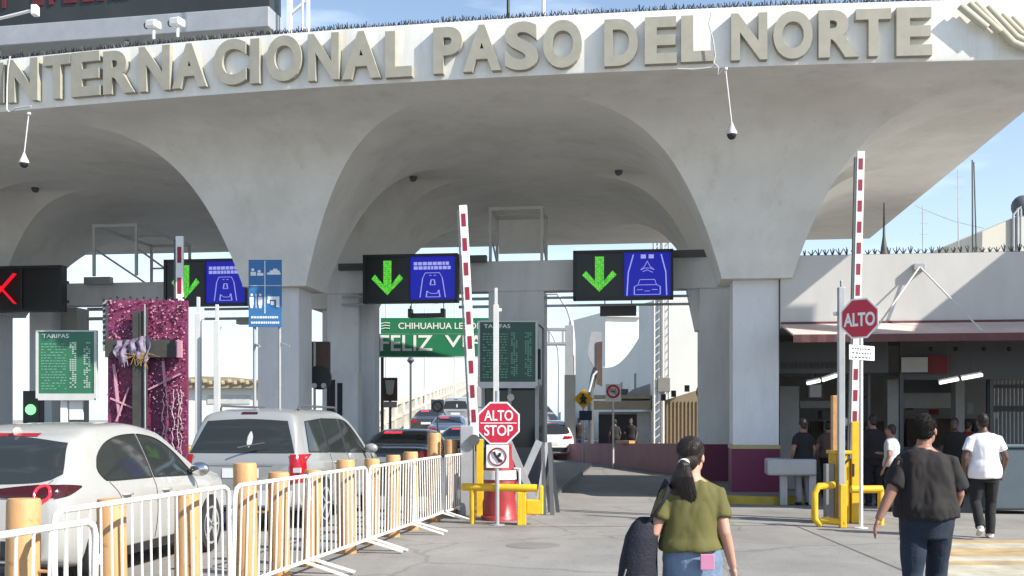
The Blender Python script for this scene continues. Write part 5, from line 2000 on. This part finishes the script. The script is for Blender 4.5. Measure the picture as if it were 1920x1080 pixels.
# lattice poles
Y = 40.
k = Y / FPX
o = thing('mast_cluster', 'cluster of thin pale masts and conduits before the white building', 'mast', G(1240, Y), 0)
X = lambda x: (x - 1240) * k
Z = lambda y: zz(y, Y)
mb = MB()
for x, r_, d in ((1226, .045, 0), (1233, .03, .15), (1243, .09, .1), (1254, .04, 0)):
    mb.tube((X(x), d, 0), (X(x), d, 8.4), r_)
mb.build('pole', 'lgrey', o)
mb = MB()
for q in range(26):
    z = .3 + q * .31
    mb.bar((X(1226), 0, z), (X(1243), .1, z + .28), .025).bar((X(1243), .1, z), (X(1254), 0, z + .28), .025)
mb.build('bracing', 'lgrey', o)
MB().bx(X(1232), X(1256), -.1, -.02, Z(735), Z(708)).build('cabinet', 'kerb', o, bevel=.02)
MB().bx(X(1208), X(1248), -.15, .25, 0, .45).build('plinth', 'maroon', o)
o = thing('hoarding_sign', 'grey and brown sign box on a curved stem seen edge-on', 'sign', G(1115, 47), 0)
Y = 47.
k = Y / FPX
X = lambda x: (x - 1115) * k
Z = lambda y: zz(y, Y)
MB().prism([(X(1106), Z(675)), (X(1102), Z(664)), (X(1108), Z(622)), (X(1128), Z(622)), (X(1128), Z(700)), (X(1115), Z(690))], 0, .3).build('grey_face', 'grey', o)
MB().prism([(X(1118), Z(720)), (X(1118), Z(642)), (X(1129), Z(640)), (X(1129), Z(725))], -.05, -.002).build('brown_edge', 'brown', o)
MB().path([(X(1108), .1, 0), (X(1108), .1, Z(735)), (X(1113), .1, Z(705)), (X(1118), .1, Z(690))], .14, 8).build('stem', 'dgrey', o, smooth=50)
MB().path([(X(1104), -.1, Z(735)), (X(1112), -.1, Z(704)), (X(1119), -.1, Z(696))], .05, 6).build('light_rim', 'white', o)
Y = 36.
k = Y / FPX
o = thing('tan_cabin', 'tan ribbed cabin with small dark knobs on its roof', 'cabin', G(1283, Y), -TH)
MB().prism([((1248 - 1283) * k, .3), ((1322 - 1283) * k, .3), ((1322 - 1283) * k, zz(728, Y)), ((1303 - 1283) * k, zz(733, Y)), ((1248 - 1283) * k, zz(750, Y))], 0, 2).build('wall', 'tanwall', o)
mb = MB()
for q in range(9):
    x = (1250 + q * 7 - 1283) * k
    mb.bx(x, x + .04, -.03, -.001, .3, zz(752, Y))
mb.build('ribs', 'tanwall', o)
mb = MB()
for x, y in ((1244, 745), (1263, 738), (1288, 728)):
    mb.bx((x - 4 - 1283) * k, (x + 5 - 1283) * k, .1, .4, zz(y + 6, Y), zz(y - 6, Y))
mb.build('knob', 'black', o)
MB().bx((1248 - 1283) * k, (1322 - 1283) * k, 0.02, 1.9, 0, .3).build('base', 'kerb', o)
# low maroon wall dividing the lane
pa, pb_ = Vector((2.45, 33.5, 0)), Vector((3.0, 27.2, 0))
mb = MB()
d = (Vector((1.75, 40, 0)) - Vector((5.1, 31.0, 0)))
mb.add([(1.75, 46, 0), (5.25, 31.2, 0), (5.25, 31.2, .96), (1.75, 46, .62), (2.0, 46.1, 0), (5.5, 31.3, 0), (5.5, 31.3, .96), (2.0, 46.1, .62)],
       [(0, 1, 2, 3), (4, 7, 6, 5), (3, 2, 6, 7), (0, 3, 7, 4), (1, 5, 6, 2)])
tag(mb.build('lane_wall', 'maroon_wall'), 'long low faded maroon wall crossing behind the woman', 'wall')
tag(MB().bx(-.4, .4, -.12, .12, 0, .10).build('loose_plank', 'bollard'), 'short pale plank lying on the far maroon wall', 'plank', loc=(3.9, 36.8, .835), rz=R(-60))
o = thing('handrail', 'low yellow tan rail before the annex doorway', 'rail', G(1110, 46), 0)
MB().bar((-.65, 0, .55), (.65, 0, .55), .12).bar((-.65, 0, .0), (-.65, 0, .5), .1).bar((.65, 0, 0), (.65, 0, .5), .1).build('rail', 'bollard', o)
# yellow warning diamond and prohibition sign
Y = 40.
k = Y / FPX
o = thing('warning_sign', 'yellow pedestrian warning diamond on a grey post in the right lane', 'road sign', G(1094, Y), 0)
zc = zz(748, Y)
p = MB().prism([(-19 * k, zc), (0, zc - 19 * k), (19 * k, zc), (0, zc + 19 * k)], 0, .03).build('plate', 'roadsign_y', o)
MB().path([(-1 * k, -.01, zc + 10 * k), (0, -.01, zc + 2 * k), (-4 * k, -.01, zc - 9 * k)], .05, 5).path([(0, -.012, zc + 2 * k), (4 * k, -.012, zc - 9 * k)], .05, 5).path(
    [(-6 * k, -.011, zc), (0, -.011, zc + 6 * k), (6 * k, -.011, zc)], .04, 5).build('pictogram', 'black', p)
MB().tube((0, .06, 0), (0, .06, zc), .04).build('post', 'grey', o)
MB().bx(-8 * k, 16 * k, .02, .05, zc - 40 * k, zc - 22 * k).build('blue_plate', 'navy', o)
Y = 36.
k = Y / FPX
o = thing('prohibition_sign', 'white square sign with a red prohibition ring on a post in the right lane', 'road sign', G(1150, Y), 0)
zc = zz(734, Y)
p = MB().bx(-14.5 * k, 14.5 * k, 0, .03, zc - 19 * k, zc + 14 * k).build('plate', 'signwhite', o)
MB().path([(11 * k * math.cos(q * PI / 14), -.012, zc + 11 * k * math.sin(q * PI / 14)) for q in range(29)], .035, 6).bar((-8 * k, -.014, zc + 7 * k), (8 * k, -.014, zc - 7 * k), .06, .01).build('ring', 'red', p)
MB().bar((-6 * k, -.011, zc), (6 * k, -.011, zc), .07, .01).bar((0, -.0105, zc - 2 * k), (4 * k, -.0105, zc + 5 * k), .07, .01).build('pictogram', 'black', p)
MB().tube((0, .06, 0), (0, .06, zc), .035).build('post', 'lgrey', o)
o = thing('prohibition_sign', 'half hidden round prohibition sign on the right lane pier', 'road sign', G(1322, 29.6), -TH)
zc = zz(735, 29.6)
k = 29.6 / FPX
MB().bx(-.14, .16, 0, .03, zc - .85, zc + .32).build('plate', 'hallpanel', o)
MB().path([(.22 * math.cos(q * PI / 14), -.012, zc + .22 * math.sin(q * PI / 14)) for q in range(8, 22)], .03, 6).build('ring', 'red', o)
# things far left seen through the left lanes
Y = 70.
o = thing('distant_house', 'distant white house with a brown tiled roof between the steel posts at left', 'house', G(415, Y), 0)
k = Y / FPX
MB().bx(-3.4, 3.4, 0, 6, 0, zz(728, Y)).build('wall', 'bldg', o)
mb = MB().prism([(-3.6, zz(728, Y)), (3.6, zz(728, Y)), (3.4, zz(716, Y)), (1.0, zz(708, Y)), (-1.2, zz(706, Y)), (-3.5, zz(712, Y))], -.5, 6)
for q in range(18):
    mb.ball((-3.4 + q * .4, -.4, zz(716 + (3 if q % 2 else 0), Y)), .28, .3, .2, n=8, m=5)
mb.build('roof', 'tanwall', o)
MB().bx(-.9, 1.9, -.05, 0, zz(757, Y), zz(741, Y)).build('shopfront', 'hallpanel', o)
# right background above the hall roof
o = thing('cream_building', 'cream building with a sloping roofline and rails above the hall at the right edge', 'building', G(1905, 46), 0)
Y = 46.
k = Y / FPX
X = lambda x: (x - 1905) * k
Z = lambda y: zz(y, Y)
MB().prism([(X(1836), 0), (X(2100), 0), (X(2100), Z(400)), (X(1915), Z(402)), (X(1842), Z(434))], 0, 6).build('wall', 'cream', o)
mb = MB()
for x in (1898, 1906, 1912):
    mb.tube((X(x), -.1, Z(470)), (X(x), -.1, Z(392 if x > 1900 else 402)), .05)
mb.path([(X(1898), -.1, Z(404)), (X(1906), -.1, Z(394)), (X(1916), -.1, Z(386)), (X(1960), -.1, Z(380))], .05, 6)
mb.build('rail', 'grey', o)
MB().ball((X(1922), .2, Z(386)), .5, .4, .5).build('roof_tank', 'dgrey', o, smooth=60)
Y = 30.
k = Y / FPX
for (pts, r_, lb) in (([(1826, 476), (1823, 300)], .035, 'dark guyed mast over the hall roof, the thicker upright'), ([(1843, 470), (1826, 304)], .03, 'dark leaning pole propped against the guyed mast over the hall roof'),
                      ([(1800, 474), (1796, 318)], .022, 'thin grey aerial left of the dark mast over the hall roof'), ([(1732, 474), (1730, 386)], .018, 'thin short aerial farthest left over the hall roof')):
    a, b = W(pts[0][0], pts[0][1], Y), W(pts[1][0], pts[1][1], Y)
    a.z = 0
    mb = MB().tube((0, 0, 0), b - a, r_, r_ * .6)
    mb.lathe([(.08, 0), (.08, .05)], (0, 0, 0), 8)
    if r_ < .03:
        for q in range(3):
            zz_ = (b - a).z - .2 - q * .3
            mb.bar((-.12, 0, zz_), (.12, 0, zz_), .012)
    tag(mb.build('aerial_mast', 'dgrey' if r_ > .025 else 'grey', smooth=40), lb, 'mast', 'masts behind the hall', a)
mb = MB()
mb.path([W(x, y, 31) for x, y in ((1715, 385), (1760, 404), (1790, 415), (1845, 428))], .012, 5)
tag(mb.build('overhead_cable', 'grey'), 'thin cable sagging across the sky above the hall roof', 'cable')
o = thing('finial', 'dark pointed finial on the hall roof behind the striped arm', 'finial', UV(4.9, 23.2, 4.6), 0)
MB().lathe([(.11, 0), (.09, .5), (.03, .9), (.012, 1.6)], n=10).build('spire', 'dgrey', o, smooth=40)


# ------------------------------------------------------------------ people
def remeshed(mb, voxel, sm, name, m, parent, amp=0., fr=8., seed=0, stretch=(1, 1, 1)):
    me = bpy.data.meshes.new('tmp')
    me.from_pydata([tuple(v) for v in mb.v], [], mb.f)
    bm = bmesh.new()
    bm.from_mesh(me)
    bmesh.ops.recalc_face_normals(bm, faces=bm.faces)
    bm.to_mesh(me)
    bm.free()
    ob = bpy.data.objects.new('tmp', me)
    COL.objects.link(ob)
    md = ob.modifiers.new('r', 'REMESH')
    md.mode = 'VOXEL'
    md.voxel_size = voxel
    if sm:
        s = ob.modifiers.new('s', 'SMOOTH')
        s.factor = .5
        s.iterations = sm
    bpy.context.view_layer.update()
    out = bpy.data.meshes.new_from_object(ob.evaluated_get(bpy.context.evaluated_depsgraph_get()))
    bpy.data.objects.remove(ob)
    bpy.data.meshes.remove(me)
    if amp:
        off = Vector((seed * 3.1, seed * 1.7, seed))
        ns = [v.normal.copy() for v in out.vertices]
        for v, n_ in zip(out.vertices, ns):
            q = Vector((v.co.x * stretch[0], v.co.y * stretch[1], v.co.z * stretch[2])) * fr + off
            f_ = noise.noise(q) + .5 * abs(noise.noise(q * 2.1))
            v.co += n_ * (f_ * amp)
    out.name = name
    o = bpy.data.objects.new(name, out)
    COL.objects.link(o)
    out.materials.clear()
    out.materials.append(M[m])
    out.shade_smooth()
    o.parent = parent
    return o


def hand(mb, wr, d, wv, curl, s=1.):
    d = Vector(d).normalized()
    wv = Vector(wv)
    wv = (wv - d * wv.dot(d)).normalized()
    nn = d.cross(wv)
    if curl < 0:
        nn = -nn
        curl = -curl
    P0 = Vector(wr)
    # palm as a flattened slab built from three rods
    for q in (-.022, 0, .022):
        mb.path([P0 - d * .01 * s, P0 + d * .03 * s + wv * q * .8 * s, P0 + d * .085 * s + wv * q * s], [.016 * s, .017 * s, .014 * s], 8)
    for i, (ofs, ln) in enumerate(((.031, .068), (.011, .078), (-.010, .072), (-.029, .056))):
        b = P0 + d * (.080 - .004 * abs(i - 1)) * s + wv * ofs * s
        a1, a2, a3 = curl * .5, curl * 1.1, curl * 1.6
        p = [b]
        for a, f_ in ((a1, .45), (a2, .32), (a3, .25)):
            p.append(p[-1] + (d * math.cos(a) + nn * math.sin(a)) * ln * f_ * s)
        mb.path(p, [.0095 * s, .009 * s, .0082 * s, .0065 * s], 8)
    t0 = P0 + d * .022 * s + wv * .030 * s
    mb.path([t0 - wv * .012 * s, t0 + (d * .6 + wv * .6) * .03 * s, t0 + (d * .9 + wv * .35) * .058 * s + nn * .01 * s, t0 + (d * 1.0 + wv * .2) * .078 * s + nn * .018 * s],
            [.014 * s, .0125 * s, .0105 * s, .008 * s], 8)


def person(label, locn, rz, H, P, group=None, vox=.008, coarse=False):
    """standing or walking figure facing +y; P holds joints (metres at height 1.75) and clothing"""
    s = H / 1.75
    o = thing('person', label, 'person', locn, rz, group)
    wm, dm = P.get('wm', 1.), P.get('dm', 1.)
    lean = P.get('lean', Vector((0, 0, 0)))
    sc = lambda v: Vector(v) * s
    T = [(.80, .135, .11), (.87, .170, .125), (.94, .178, .13), (1.02, .165, .122), (1.10, .152, .112), (1.20, .156, .116), (1.30, .168, .12), (1.38, .172, .108), (1.43, .150, .088), (1.468, .095, .07), (1.50, .060, .060)]
    bel = P.get('belly', 0)

    def tr(z, rx, ry, g=0., z_off=0.):
        b = bel * math.exp(-((z - 1.08) / .14) ** 2)
        f_ = max(0, min(1, (z - .9) / .55))
        return (z * s, lean.x * f_ * s, lean.y * f_ * s, ((rx + b) * wm + g) * s, ((ry + b) * dm + g) * s)

    body = MB()
    body.rings([tr(*t) for t in T], 24)
    sh = Vector((lean.x, lean.y, 0))
    nb = Vector((lean.x, lean.y, 1.47))
    hc = nb + Vector(P.get('head', (0, .03, .155)))
    body.path([sc(nb - Vector((0, 0, .06))), sc(nb), sc(nb.lerp(hc, .6))], [.085 * s, .062 * s, .054 * s], 14)
    HM = Matrix.Translation(hc * s) @ Matrix.Rotation(P.get('yaw', 0), 4, 'Z') @ Matrix.Rotation(P.get('nod', 0), 4, 'X')

    def head_ball(mbx, c, rx, ry, rz_, n=16):
        t_ = MB().ball((0, 0, 0), rx * s, ry * s, rz_ * s, n=n, m=10)
        mbx.add([HM @ (v + Vector(c) * s) for v in t_.v], t_.f)

    for c, r_ in (((0, -.012, .03), (.074, .094, .100)), ((0, .028, -.045), (.056, .062, .068)), ((0, .062, -.085), (.028, .026, .022)), ((0, .098, -.012), (.013, .02, .022)), ((0, .098, -.002), (.009, .012, .03)),
                  ((.076, -.005, -.008), (.010, .020, .031)), ((-.076, -.005, -.008), (.010, .020, .031)), ((0, .083, -.058), (.024, .012, .007)), ((0, .08, -.066), (.020, .012, .007)),
                  ((.03, .078, .03), (.026, .012, .008)), ((-.03, .078, .03), (.026, .012, .008))):
        head_ball(body, c, *r_)
    for A in P['arms']:
        a, e, w_ = [Vector(v) for v in A[:3]]
        body.path([sc(a), sc(a.lerp(e, .5)), sc(e), sc(e.lerp(w_, .35)), sc(w_)], [P.get('ar', 1) * q * s for q in (.054, .047, .040, .038, .026)], 12)
        if not coarse:
            hand(body, sc(w_), (w_ - e) * .6 + Vector(A[3]), A[4], A[5], s)
        else:
            body.path([sc(w_), sc(w_ + (w_ - e).normalized() * .09), sc(w_ + (w_ - e).normalized() * .17)], [.028 * s, .032 * s, .018 * s], 8)
    for Lg in P['legs']:
        h, kn, an, toe = [Vector(v) for v in Lg]
        body.path([sc(h), sc(h.lerp(kn, .5)), sc(kn), sc(kn.lerp(an, .3)), sc(an)], [q * s for q in (.085, .07, .052, .05, .036)], 12)
    remeshed(body, vox, 2, 'body', P['skin'], o)
    if not coarse:
        for sx in (-.03, .03):
            MB().add([HM @ (v + Vector((sx, .076, .008)) * s) for v in MB().ball((0, 0, 0), .012 * s, n=10, m=6).v], MB().ball((0, 0, 0), .012, n=10, m=6).f).build('eye', 'eye', o, smooth=60)
    # shirt
    hem = P['hem']
    sh_m = MB()
    zs = [hem, hem + .03] + [t[0] for t in T if t[0] > hem + .05 and t[0] < 1.47]
    tab_x = [(t[0], t[1]) for t in T]
    tab_y = [(t[0], t[2]) for t in T]
    rs = [tr(z, interp(tab_x, z), interp(tab_y, z), P.get('loose', .022) + (.014 if z < 1.09 else 0)) for z in zs]
    rs.append(tr(1.468, .085, .065, .016))
    rs.append(tr(1.485, .062, .058, .012))
    sh_m.rings(rs, 28)
    for A in P['arms']:
        a, e = Vector(A[0]), Vector(A[1])
        f_ = P.get('sleeve', .62)
        q = P.get('ar', 1)
        if f_ > 1:
            w_ = Vector(A[2])
            sh_m.path([sc(a.lerp(Vector((lean.x, lean.y, 1.40)), .3)), sc(a), sc(e), sc(e.lerp(w_, .9))], [r_ * q * s for r_ in (.055, .066, .058, .045)], 14)
        else:
            sh_m.path([sc(a.lerp(Vector((lean.x, lean.y, 1.43)), .55)), sc(a), sc(a.lerp(e, f_ * .6)), sc(a.lerp(e, f_))], [r_ * q * s for r_ in (.05, .064, .064, .068)], 14)
    remeshed(sh_m, .009 if not coarse else .014, 9, 'shirt', P['shirt'], o, P.get('wr', .010) * 1.25, 5., 1 + len(label) % 7, (1.5, 1.5, .6))
    # trousers
    tm = MB()
    zs = [.78, .84, .9, .95] + ([1.0] if hem > .97 else []) + [max(.99, min(hem + .07, 1.10))]
    tm.rings([tr(z, interp(tab_x, z), interp(tab_y, z), .012 if z < .96 else .004) for z in zs], 26)
    for Lg in P['legs']:
        h, kn, an, toe = [Vector(v) for v in Lg]
        pl = P.get('pl', 1.)
        tm.path([sc(h), sc(h.lerp(kn, .5)), sc(kn), sc(kn.lerp(an, .5)), sc(an + Vector((0, 0, -.03)))], [q * pl * s for q in (.102, .092, .074, .068, .064)], 14)
    remeshed(tm, .010 if not coarse else .015, 4, 'trousers', P['pants'], o, .010, 7., 3 + len(label) % 5, (1, 1, .8))
    # shoes
    for Lg in P['legs']:
        an, toe = Vector(Lg[2]), Vector(Lg[3])
        d = (toe - an)
        dn = Vector((d.x, d.y, 0)).normalized() if Vector((d.x, d.y, 0)).length > .02 else Vector((0, 1, 0))
        m1 = MB()
        heel = an + Vector((0, 0, -.05)) - dn * .04
        m1.path([sc(heel), sc(heel.lerp(toe, .5)), sc(toe)], [(.042 * s, .038 * s), (.046 * s, .036 * s), (.034 * s, .022 * s)], 14)
        m1.path([sc(an + Vector((0, 0, .02))), sc(an + Vector((0, 0, -.05)))], [.045 * s, .045 * s], 12)
        remeshed(m1, .010, 2, 'shoe', P.get('shoe', 'black'), o)
    # hair
    hm = MB()
    for c, r_ in P.get('hair', [((0, -.022, .045), (.081, .097, .096)), ((0, -.06, -.02), (.066, .05, .06))]):
        head_ball(hm, c, *r_)
    for pth, rad in P.get('hair_paths', ()):
        hm.path([HM @ (Vector(p) * s) for p in pth], [r_ * s if not isinstance(r_, tuple) else tuple(q * s for q in r_) for r_ in rad], 14)
    remeshed(hm, .007 if not coarse else .012, 2, 'hair', P.get('hairm', 'hair_s'), o, P.get('hair_amp', .007), 22., 2, (1, 1, .35))
    if not coarse and 'tuft' in P:
        rnd_ = random.Random(len(label))
        hob = [c for c in o.children if c.name.startswith('hair')][0]
        vv = hob.data.vertices
        mt = MB()
        for q in range(P['tuft']):
            v = vv[rnd_.randrange(len(vv))]
            n_ = v.normal
            d_ = (n_ * .55 + Vector((rnd_.uniform(-.5, .5), -.25 + rnd_.uniform(-.4, .4), -.45 + rnd_.uniform(-.4, .3)))).normalized()
            b_ = v.co - n_ * .003
            mt.path([b_, b_ + d_ * rnd_.uniform(.008, .018)], [.0028, .0008], 4)
        mt.build('hair_strands', P.get('hairm', 'hair_s'), o, fix=False)
    return o, HM, s


# woman in the foreground
WP = dict(skin='skin_l', shirt='olive', pants='jean_l', hairm='hair', wm=1.0, dm=1.08, belly=.022, hem=1.015, loose=.02, sleeve=.62, ar=1.0, wr=.017,
          lean=Vector((.0, .02, 0)), head=(.012, .03, .150), yaw=-R(32),
          arms=[((-.162, .0, 1.375), (-.255, -.05, 1.13), (-.26, .16, 1.05), (.05, .1, -.02), (0, 0, 1), .9),
                ((.160, .0, 1.375), (.205, -.06, 1.13), (.272, .01, .90), (.0, .0, -.1), (-.2, 1, 0), .5)],
          legs=[((-.095, 0, .90), (-.10, .10, .50), (-.10, -.06, .10), (-.10, .08, .03)), ((.095, 0, .90), (.10, .02, .50), (.11, -.22, .16), (.11, -.14, .03))],
          hair=[((0, -.028, .042), (.088, .104, .102)), ((0, -.07, -.015), (.072, .062, .075))],
          hair_paths=[([(0, -.115, -.02), (.005, -.160, -.045), (.0, -.165, -.12), (-.01, -.14, -.22), (-.015, -.125, -.30), (-.01, -.12, -.36)],
                       [(.028, .026), (.038, .036), (.068, .042), (.098, .046), (.092, .038), (.04, .018)])], hair_amp=.007, shoe='shoe')
wo, WHM, ws = person('woman seen from behind in olive T-shirt and light jeans with a dark ponytail', Vector((1.045, 6.2, 0)), 0, 1.545, WP, vox=.0065)
rnd = random.Random(31)
mb = MB()
for q in range(420):                                   # strands combed back to the scrunchie
    a, b = rnd.uniform(-1.9, 1.9), rnd.uniform(.1, 1.0)
    pts = []
    for t in range(6):
        f_ = t / 5
        el_ = (1.35 - 1.2 * b) * (1 - f_) - .35 * f_
        az = a * (1 - f_ ** 1.3)
        rr = 1.012 + .012 * math.sin(f_ * PI) + rnd.uniform(-.004, .006)
        p = Vector((.088 * math.sin(az) * math.cos(el_), -.104 * math.cos(az) * math.cos(el_), .102 * math.sin(el_))) * rr + Vector((0, -.028, .042))
        pts.append(WHM @ (p * ws))
    mb.path(pts, [.0016, .0022, .0022, .0022, .002, .0014], 4)
for q in range(260):                                   # loose strands of the tail
    x0, d0 = rnd.uniform(-1, 1), rnd.uniform(-1, 1)
    k_ = rnd.uniform(.75, 1.12)
    pts = []
    for (px_, py_, pz_), (ra, rb) in zip([(0, -.118, -.03), (.005, -.160, -.045), (.0, -.165, -.12), (-.01, -.14, -.22), (-.015, -.125, -.30), (-.01, -.12, -.37)],
                                         [(.02, .02), (.038, .036), (.068, .042), (.098, .046), (.096, .04), (.06, .02)]):
        pts.append(WHM @ (Vector((px_ + x0 * ra * .98 + rnd.uniform(-.004, .004), py_ - math.sqrt(max(0, 1 - x0 * x0)) * rb * (.9 + .15 * d0), pz_ if pz_ > -.2 else -.2 + (pz_ + .2) * k_)) * ws))
    mb.path(pts, [.002, .0026, .0028, .0028, .0022, .001], 4)
mb.build('hair_strands', 'hair', wo, fix=False)
mb = MB()
ring = [WHM @ (Vector((.024 * math.cos(q * PI / 8), -.142, -.036 + .020 * math.sin(q * PI / 8))) * ws) for q in range(17)]
mb.path(ring, .013, 8)
mb.build('scrunchie', 'white', wo, smooth=60)
MB().bx(.02, .10, -.172, -.160, .80, .89).build('phone', 'pinkc', wo, bevel=.004)
# her shoulder bag
o = thing('shoulder_bag', 'navy canvas bag hanging at the left side of the woman in olive', 'bag', Vector((.72, 6.16, .48)), R(8))
mb = MB()
mb.rings([(.0, 0, 0, .05, .03), (.03, 0, 0, .115, .075), (.16, 0, 0, .125, .09), (.36, .01, 0, .112, .08), (.50, .03, 0, .098, .068), (.57, .045, 0, .075, .05), (.61, .05, 0, .04, .03)], 22)
pch = remeshed(mb, .01, 4, 'pouch', 'bag', o, .005, 7., 4, (1, 1, .6))
MB().ball((.0, -.085, .17), .085, .03, .12).build('pocket', 'bag', o, smooth=60)
MB().path([(.05, -.03, .57), (.09, -.07, .63), (.13, -.09, .70), (.17, -.075, .775), (.185, .02, .812), (.18, .10, .75), (.13, .09, .62), (.06, .03, .43)], [(.022, .006)] * 8, 6).build('strap', 'bag', o, smooth=60)
MB().path([(-.115, -.06, .10), (-.11, -.075, .22), (-.08, -.07, .32)], .005, 5).build('zip', 'kerb', o)

# man in black
MP = dict(skin='skin_m', shirt='blackcl', pants='jean_d', wm=1.06, dm=1.18, belly=.03, hem=.94, loose=.034, sleeve=.80, ar=1.10, wr=.024, pl=1.06,
          lean=Vector((-.02, .03, 0)), head=(.03, .02, .150), yaw=-R(38),
          arms=[((-.19, .0, 1.365), (-.295, -.07, 1.14), (-.40, -.10, .93), (-.02, .0, -.1), (.2, 1, 0), .45),
                ((.19, .0, 1.365), (.255, .03, 1.12), (.235, .12, .96), (-.05, .08, -.1), (-.9, .3, 0), .5)],
          legs=[((-.10, 0, .90), (-.115, -.02, .49), (-.10, -.16, .12), (-.10, -.04, .03)), ((.10, 0, .90), (.11, .12, .50), (.085, .06, .09), (.085, .21, .03))],
          hair=[((0, -.022, .043), (.080, .097, .096)), ((0, -.055, -.01), (.068, .052, .055))], shoe='black', tuft=2600)
person('man in a black short-sleeved shirt and dark jeans walking away', Vector((3.15, 8.1, 0)), -R(4), 1.69, MP, vox=.0065)
# man in white
VP = dict(skin='skin_d', shirt='whitecl', pants='trouser_k', wm=1.08, dm=1.12, belly=.012, hem=.84, loose=.024, sleeve=.60, ar=1.12, wr=.010,
          lean=Vector((.0, .04, 0)), head=(-.01, .03, .150), yaw=R(8),
          arms=[((-.185, .0, 1.37), (-.285, -.05, 1.12), (-.26, .02, .88), (.0, .02, -.1), (.2, 1, 0), .5), ((.185, .0, 1.37), (.285, .0, 1.13), (.27, .12, .91), (.0, .08, -.1), (-.3, 1, 0), .5)],
          legs=[((-.10, 0, .90), (-.11, .03, .50), (-.14, -.26, .20), (-.14, -.17, .055)), ((.10, 0, .90), (.10, .05, .49), (.07, -.02, .09), (.07, .13, .03))],
          hair=[((0, -.018, .045), (.078, .096, .094)), ((0, -.05, -.01), (.066, .05, .05))], shoe='shoe', hairm='hair', tuft=900)
person('man in a white T-shirt and black trousers walking towards the hall', G(1846, 14.9), -R(6), 1.74, VP, vox=.009)

# people standing in the shade of the hall and beyond
ARM = [((-.175, 0, 1.37), (-.24, -.03, 1.13), (-.22, .08, .88), (0, 0, -.1), (0, 1, 0), .5), ((.175, 0, 1.37), (.24, -.03, 1.13), (.22, .08, .88), (0, 0, -.1), (0, 1, 0), .5)]
LEG = [((-.09, 0, .9), (-.10, .03, .5), (-.10, -.02, .09), (-.10, .12, .03)), ((.09, 0, .9), (.10, .0, .5), (.10, -.06, .09), (.11, .08, .03))]
ARM2 = [ARM[0], ((.175, 0, 1.37), (.25, .02, 1.14), (.20, .24, 1.16), (0, 0, -.1), (0, 1, 0), .5)]
for lb, x, Y, H, rz, d in (
        ('person in dark top and grey trousers by the white pillar in the hall', 1506, 20.6, 1.66, .3, dict(shirt='trouser_k', pants='greycl', skin='skin_m', arms=ARM)),
        ('person in a dark red-brown top behind the tan post in the hall shade', 1553, 22.6, 1.62, -.4, dict(shirt='brown', pants='trouser_k', skin='skin_m', arms=ARM2)),
        ('tall person in black standing right of the ALTO sign post in the hall shade', 1637, 20.4, 1.74, .2, dict(shirt='blackcl', pants='trouser_k', skin='skin_m', arms=ARM2, sleeve=1.5)),
        ('person in a pale grey T-shirt half hidden by the man in black', 1672, 19.2, 1.56, .9, dict(shirt='hallpanel', pants='trouser_k', skin='skin_m', arms=ARM2)),
        ('person with a dark face behind the right shoulder of the man in black', 1790, 20.2, 1.68, 2.6, dict(shirt='blackcl', pants='trouser_k', skin='skin_d', arms=ARM)),
        ('person in navy with a pale cap deep in the hall behind the yellow guard', 1583, 23.5, 1.7, 1.2, dict(shirt='navy', pants='trouser_k', skin='skin_m', arms=ARM2, hairm='signwhite')),
        ('person in dark red deep in the hall between the two walking men', 1815, 23.4, 1.64, -.8, dict(shirt='dimred', pants='trouser_k', skin='skin_m', arms=ARM)),
        ('distant person in black left of the pale door across the right lane', 1153, 44.0, 1.66, .2, dict(shirt='blackcl', pants='trouser_k', skin='skin_d', arms=ARM)),
        ('distant person in black right of the prohibition sign across the right lane', 1183, 42.5, 1.70, 2.8, dict(shirt='trouser_k', pants='trouser_k', skin='skin_d', arms=ARM2)),
        ('distant dark figure beside the yellow warning diamond', 1086, 45.0, 1.72, .1, dict(shirt='blackcl', pants='navy', skin='skin_d', arms=ARM))):
    P = dict(dict(legs=LEG, hem=.90, wm=1.08, dm=1.08, wr=.008, shoe='black', hairm='hair'), **d)
    person(lb, G(x, Y), rz, H, P, 'people waiting in the shade', vox=.014, coarse=True)
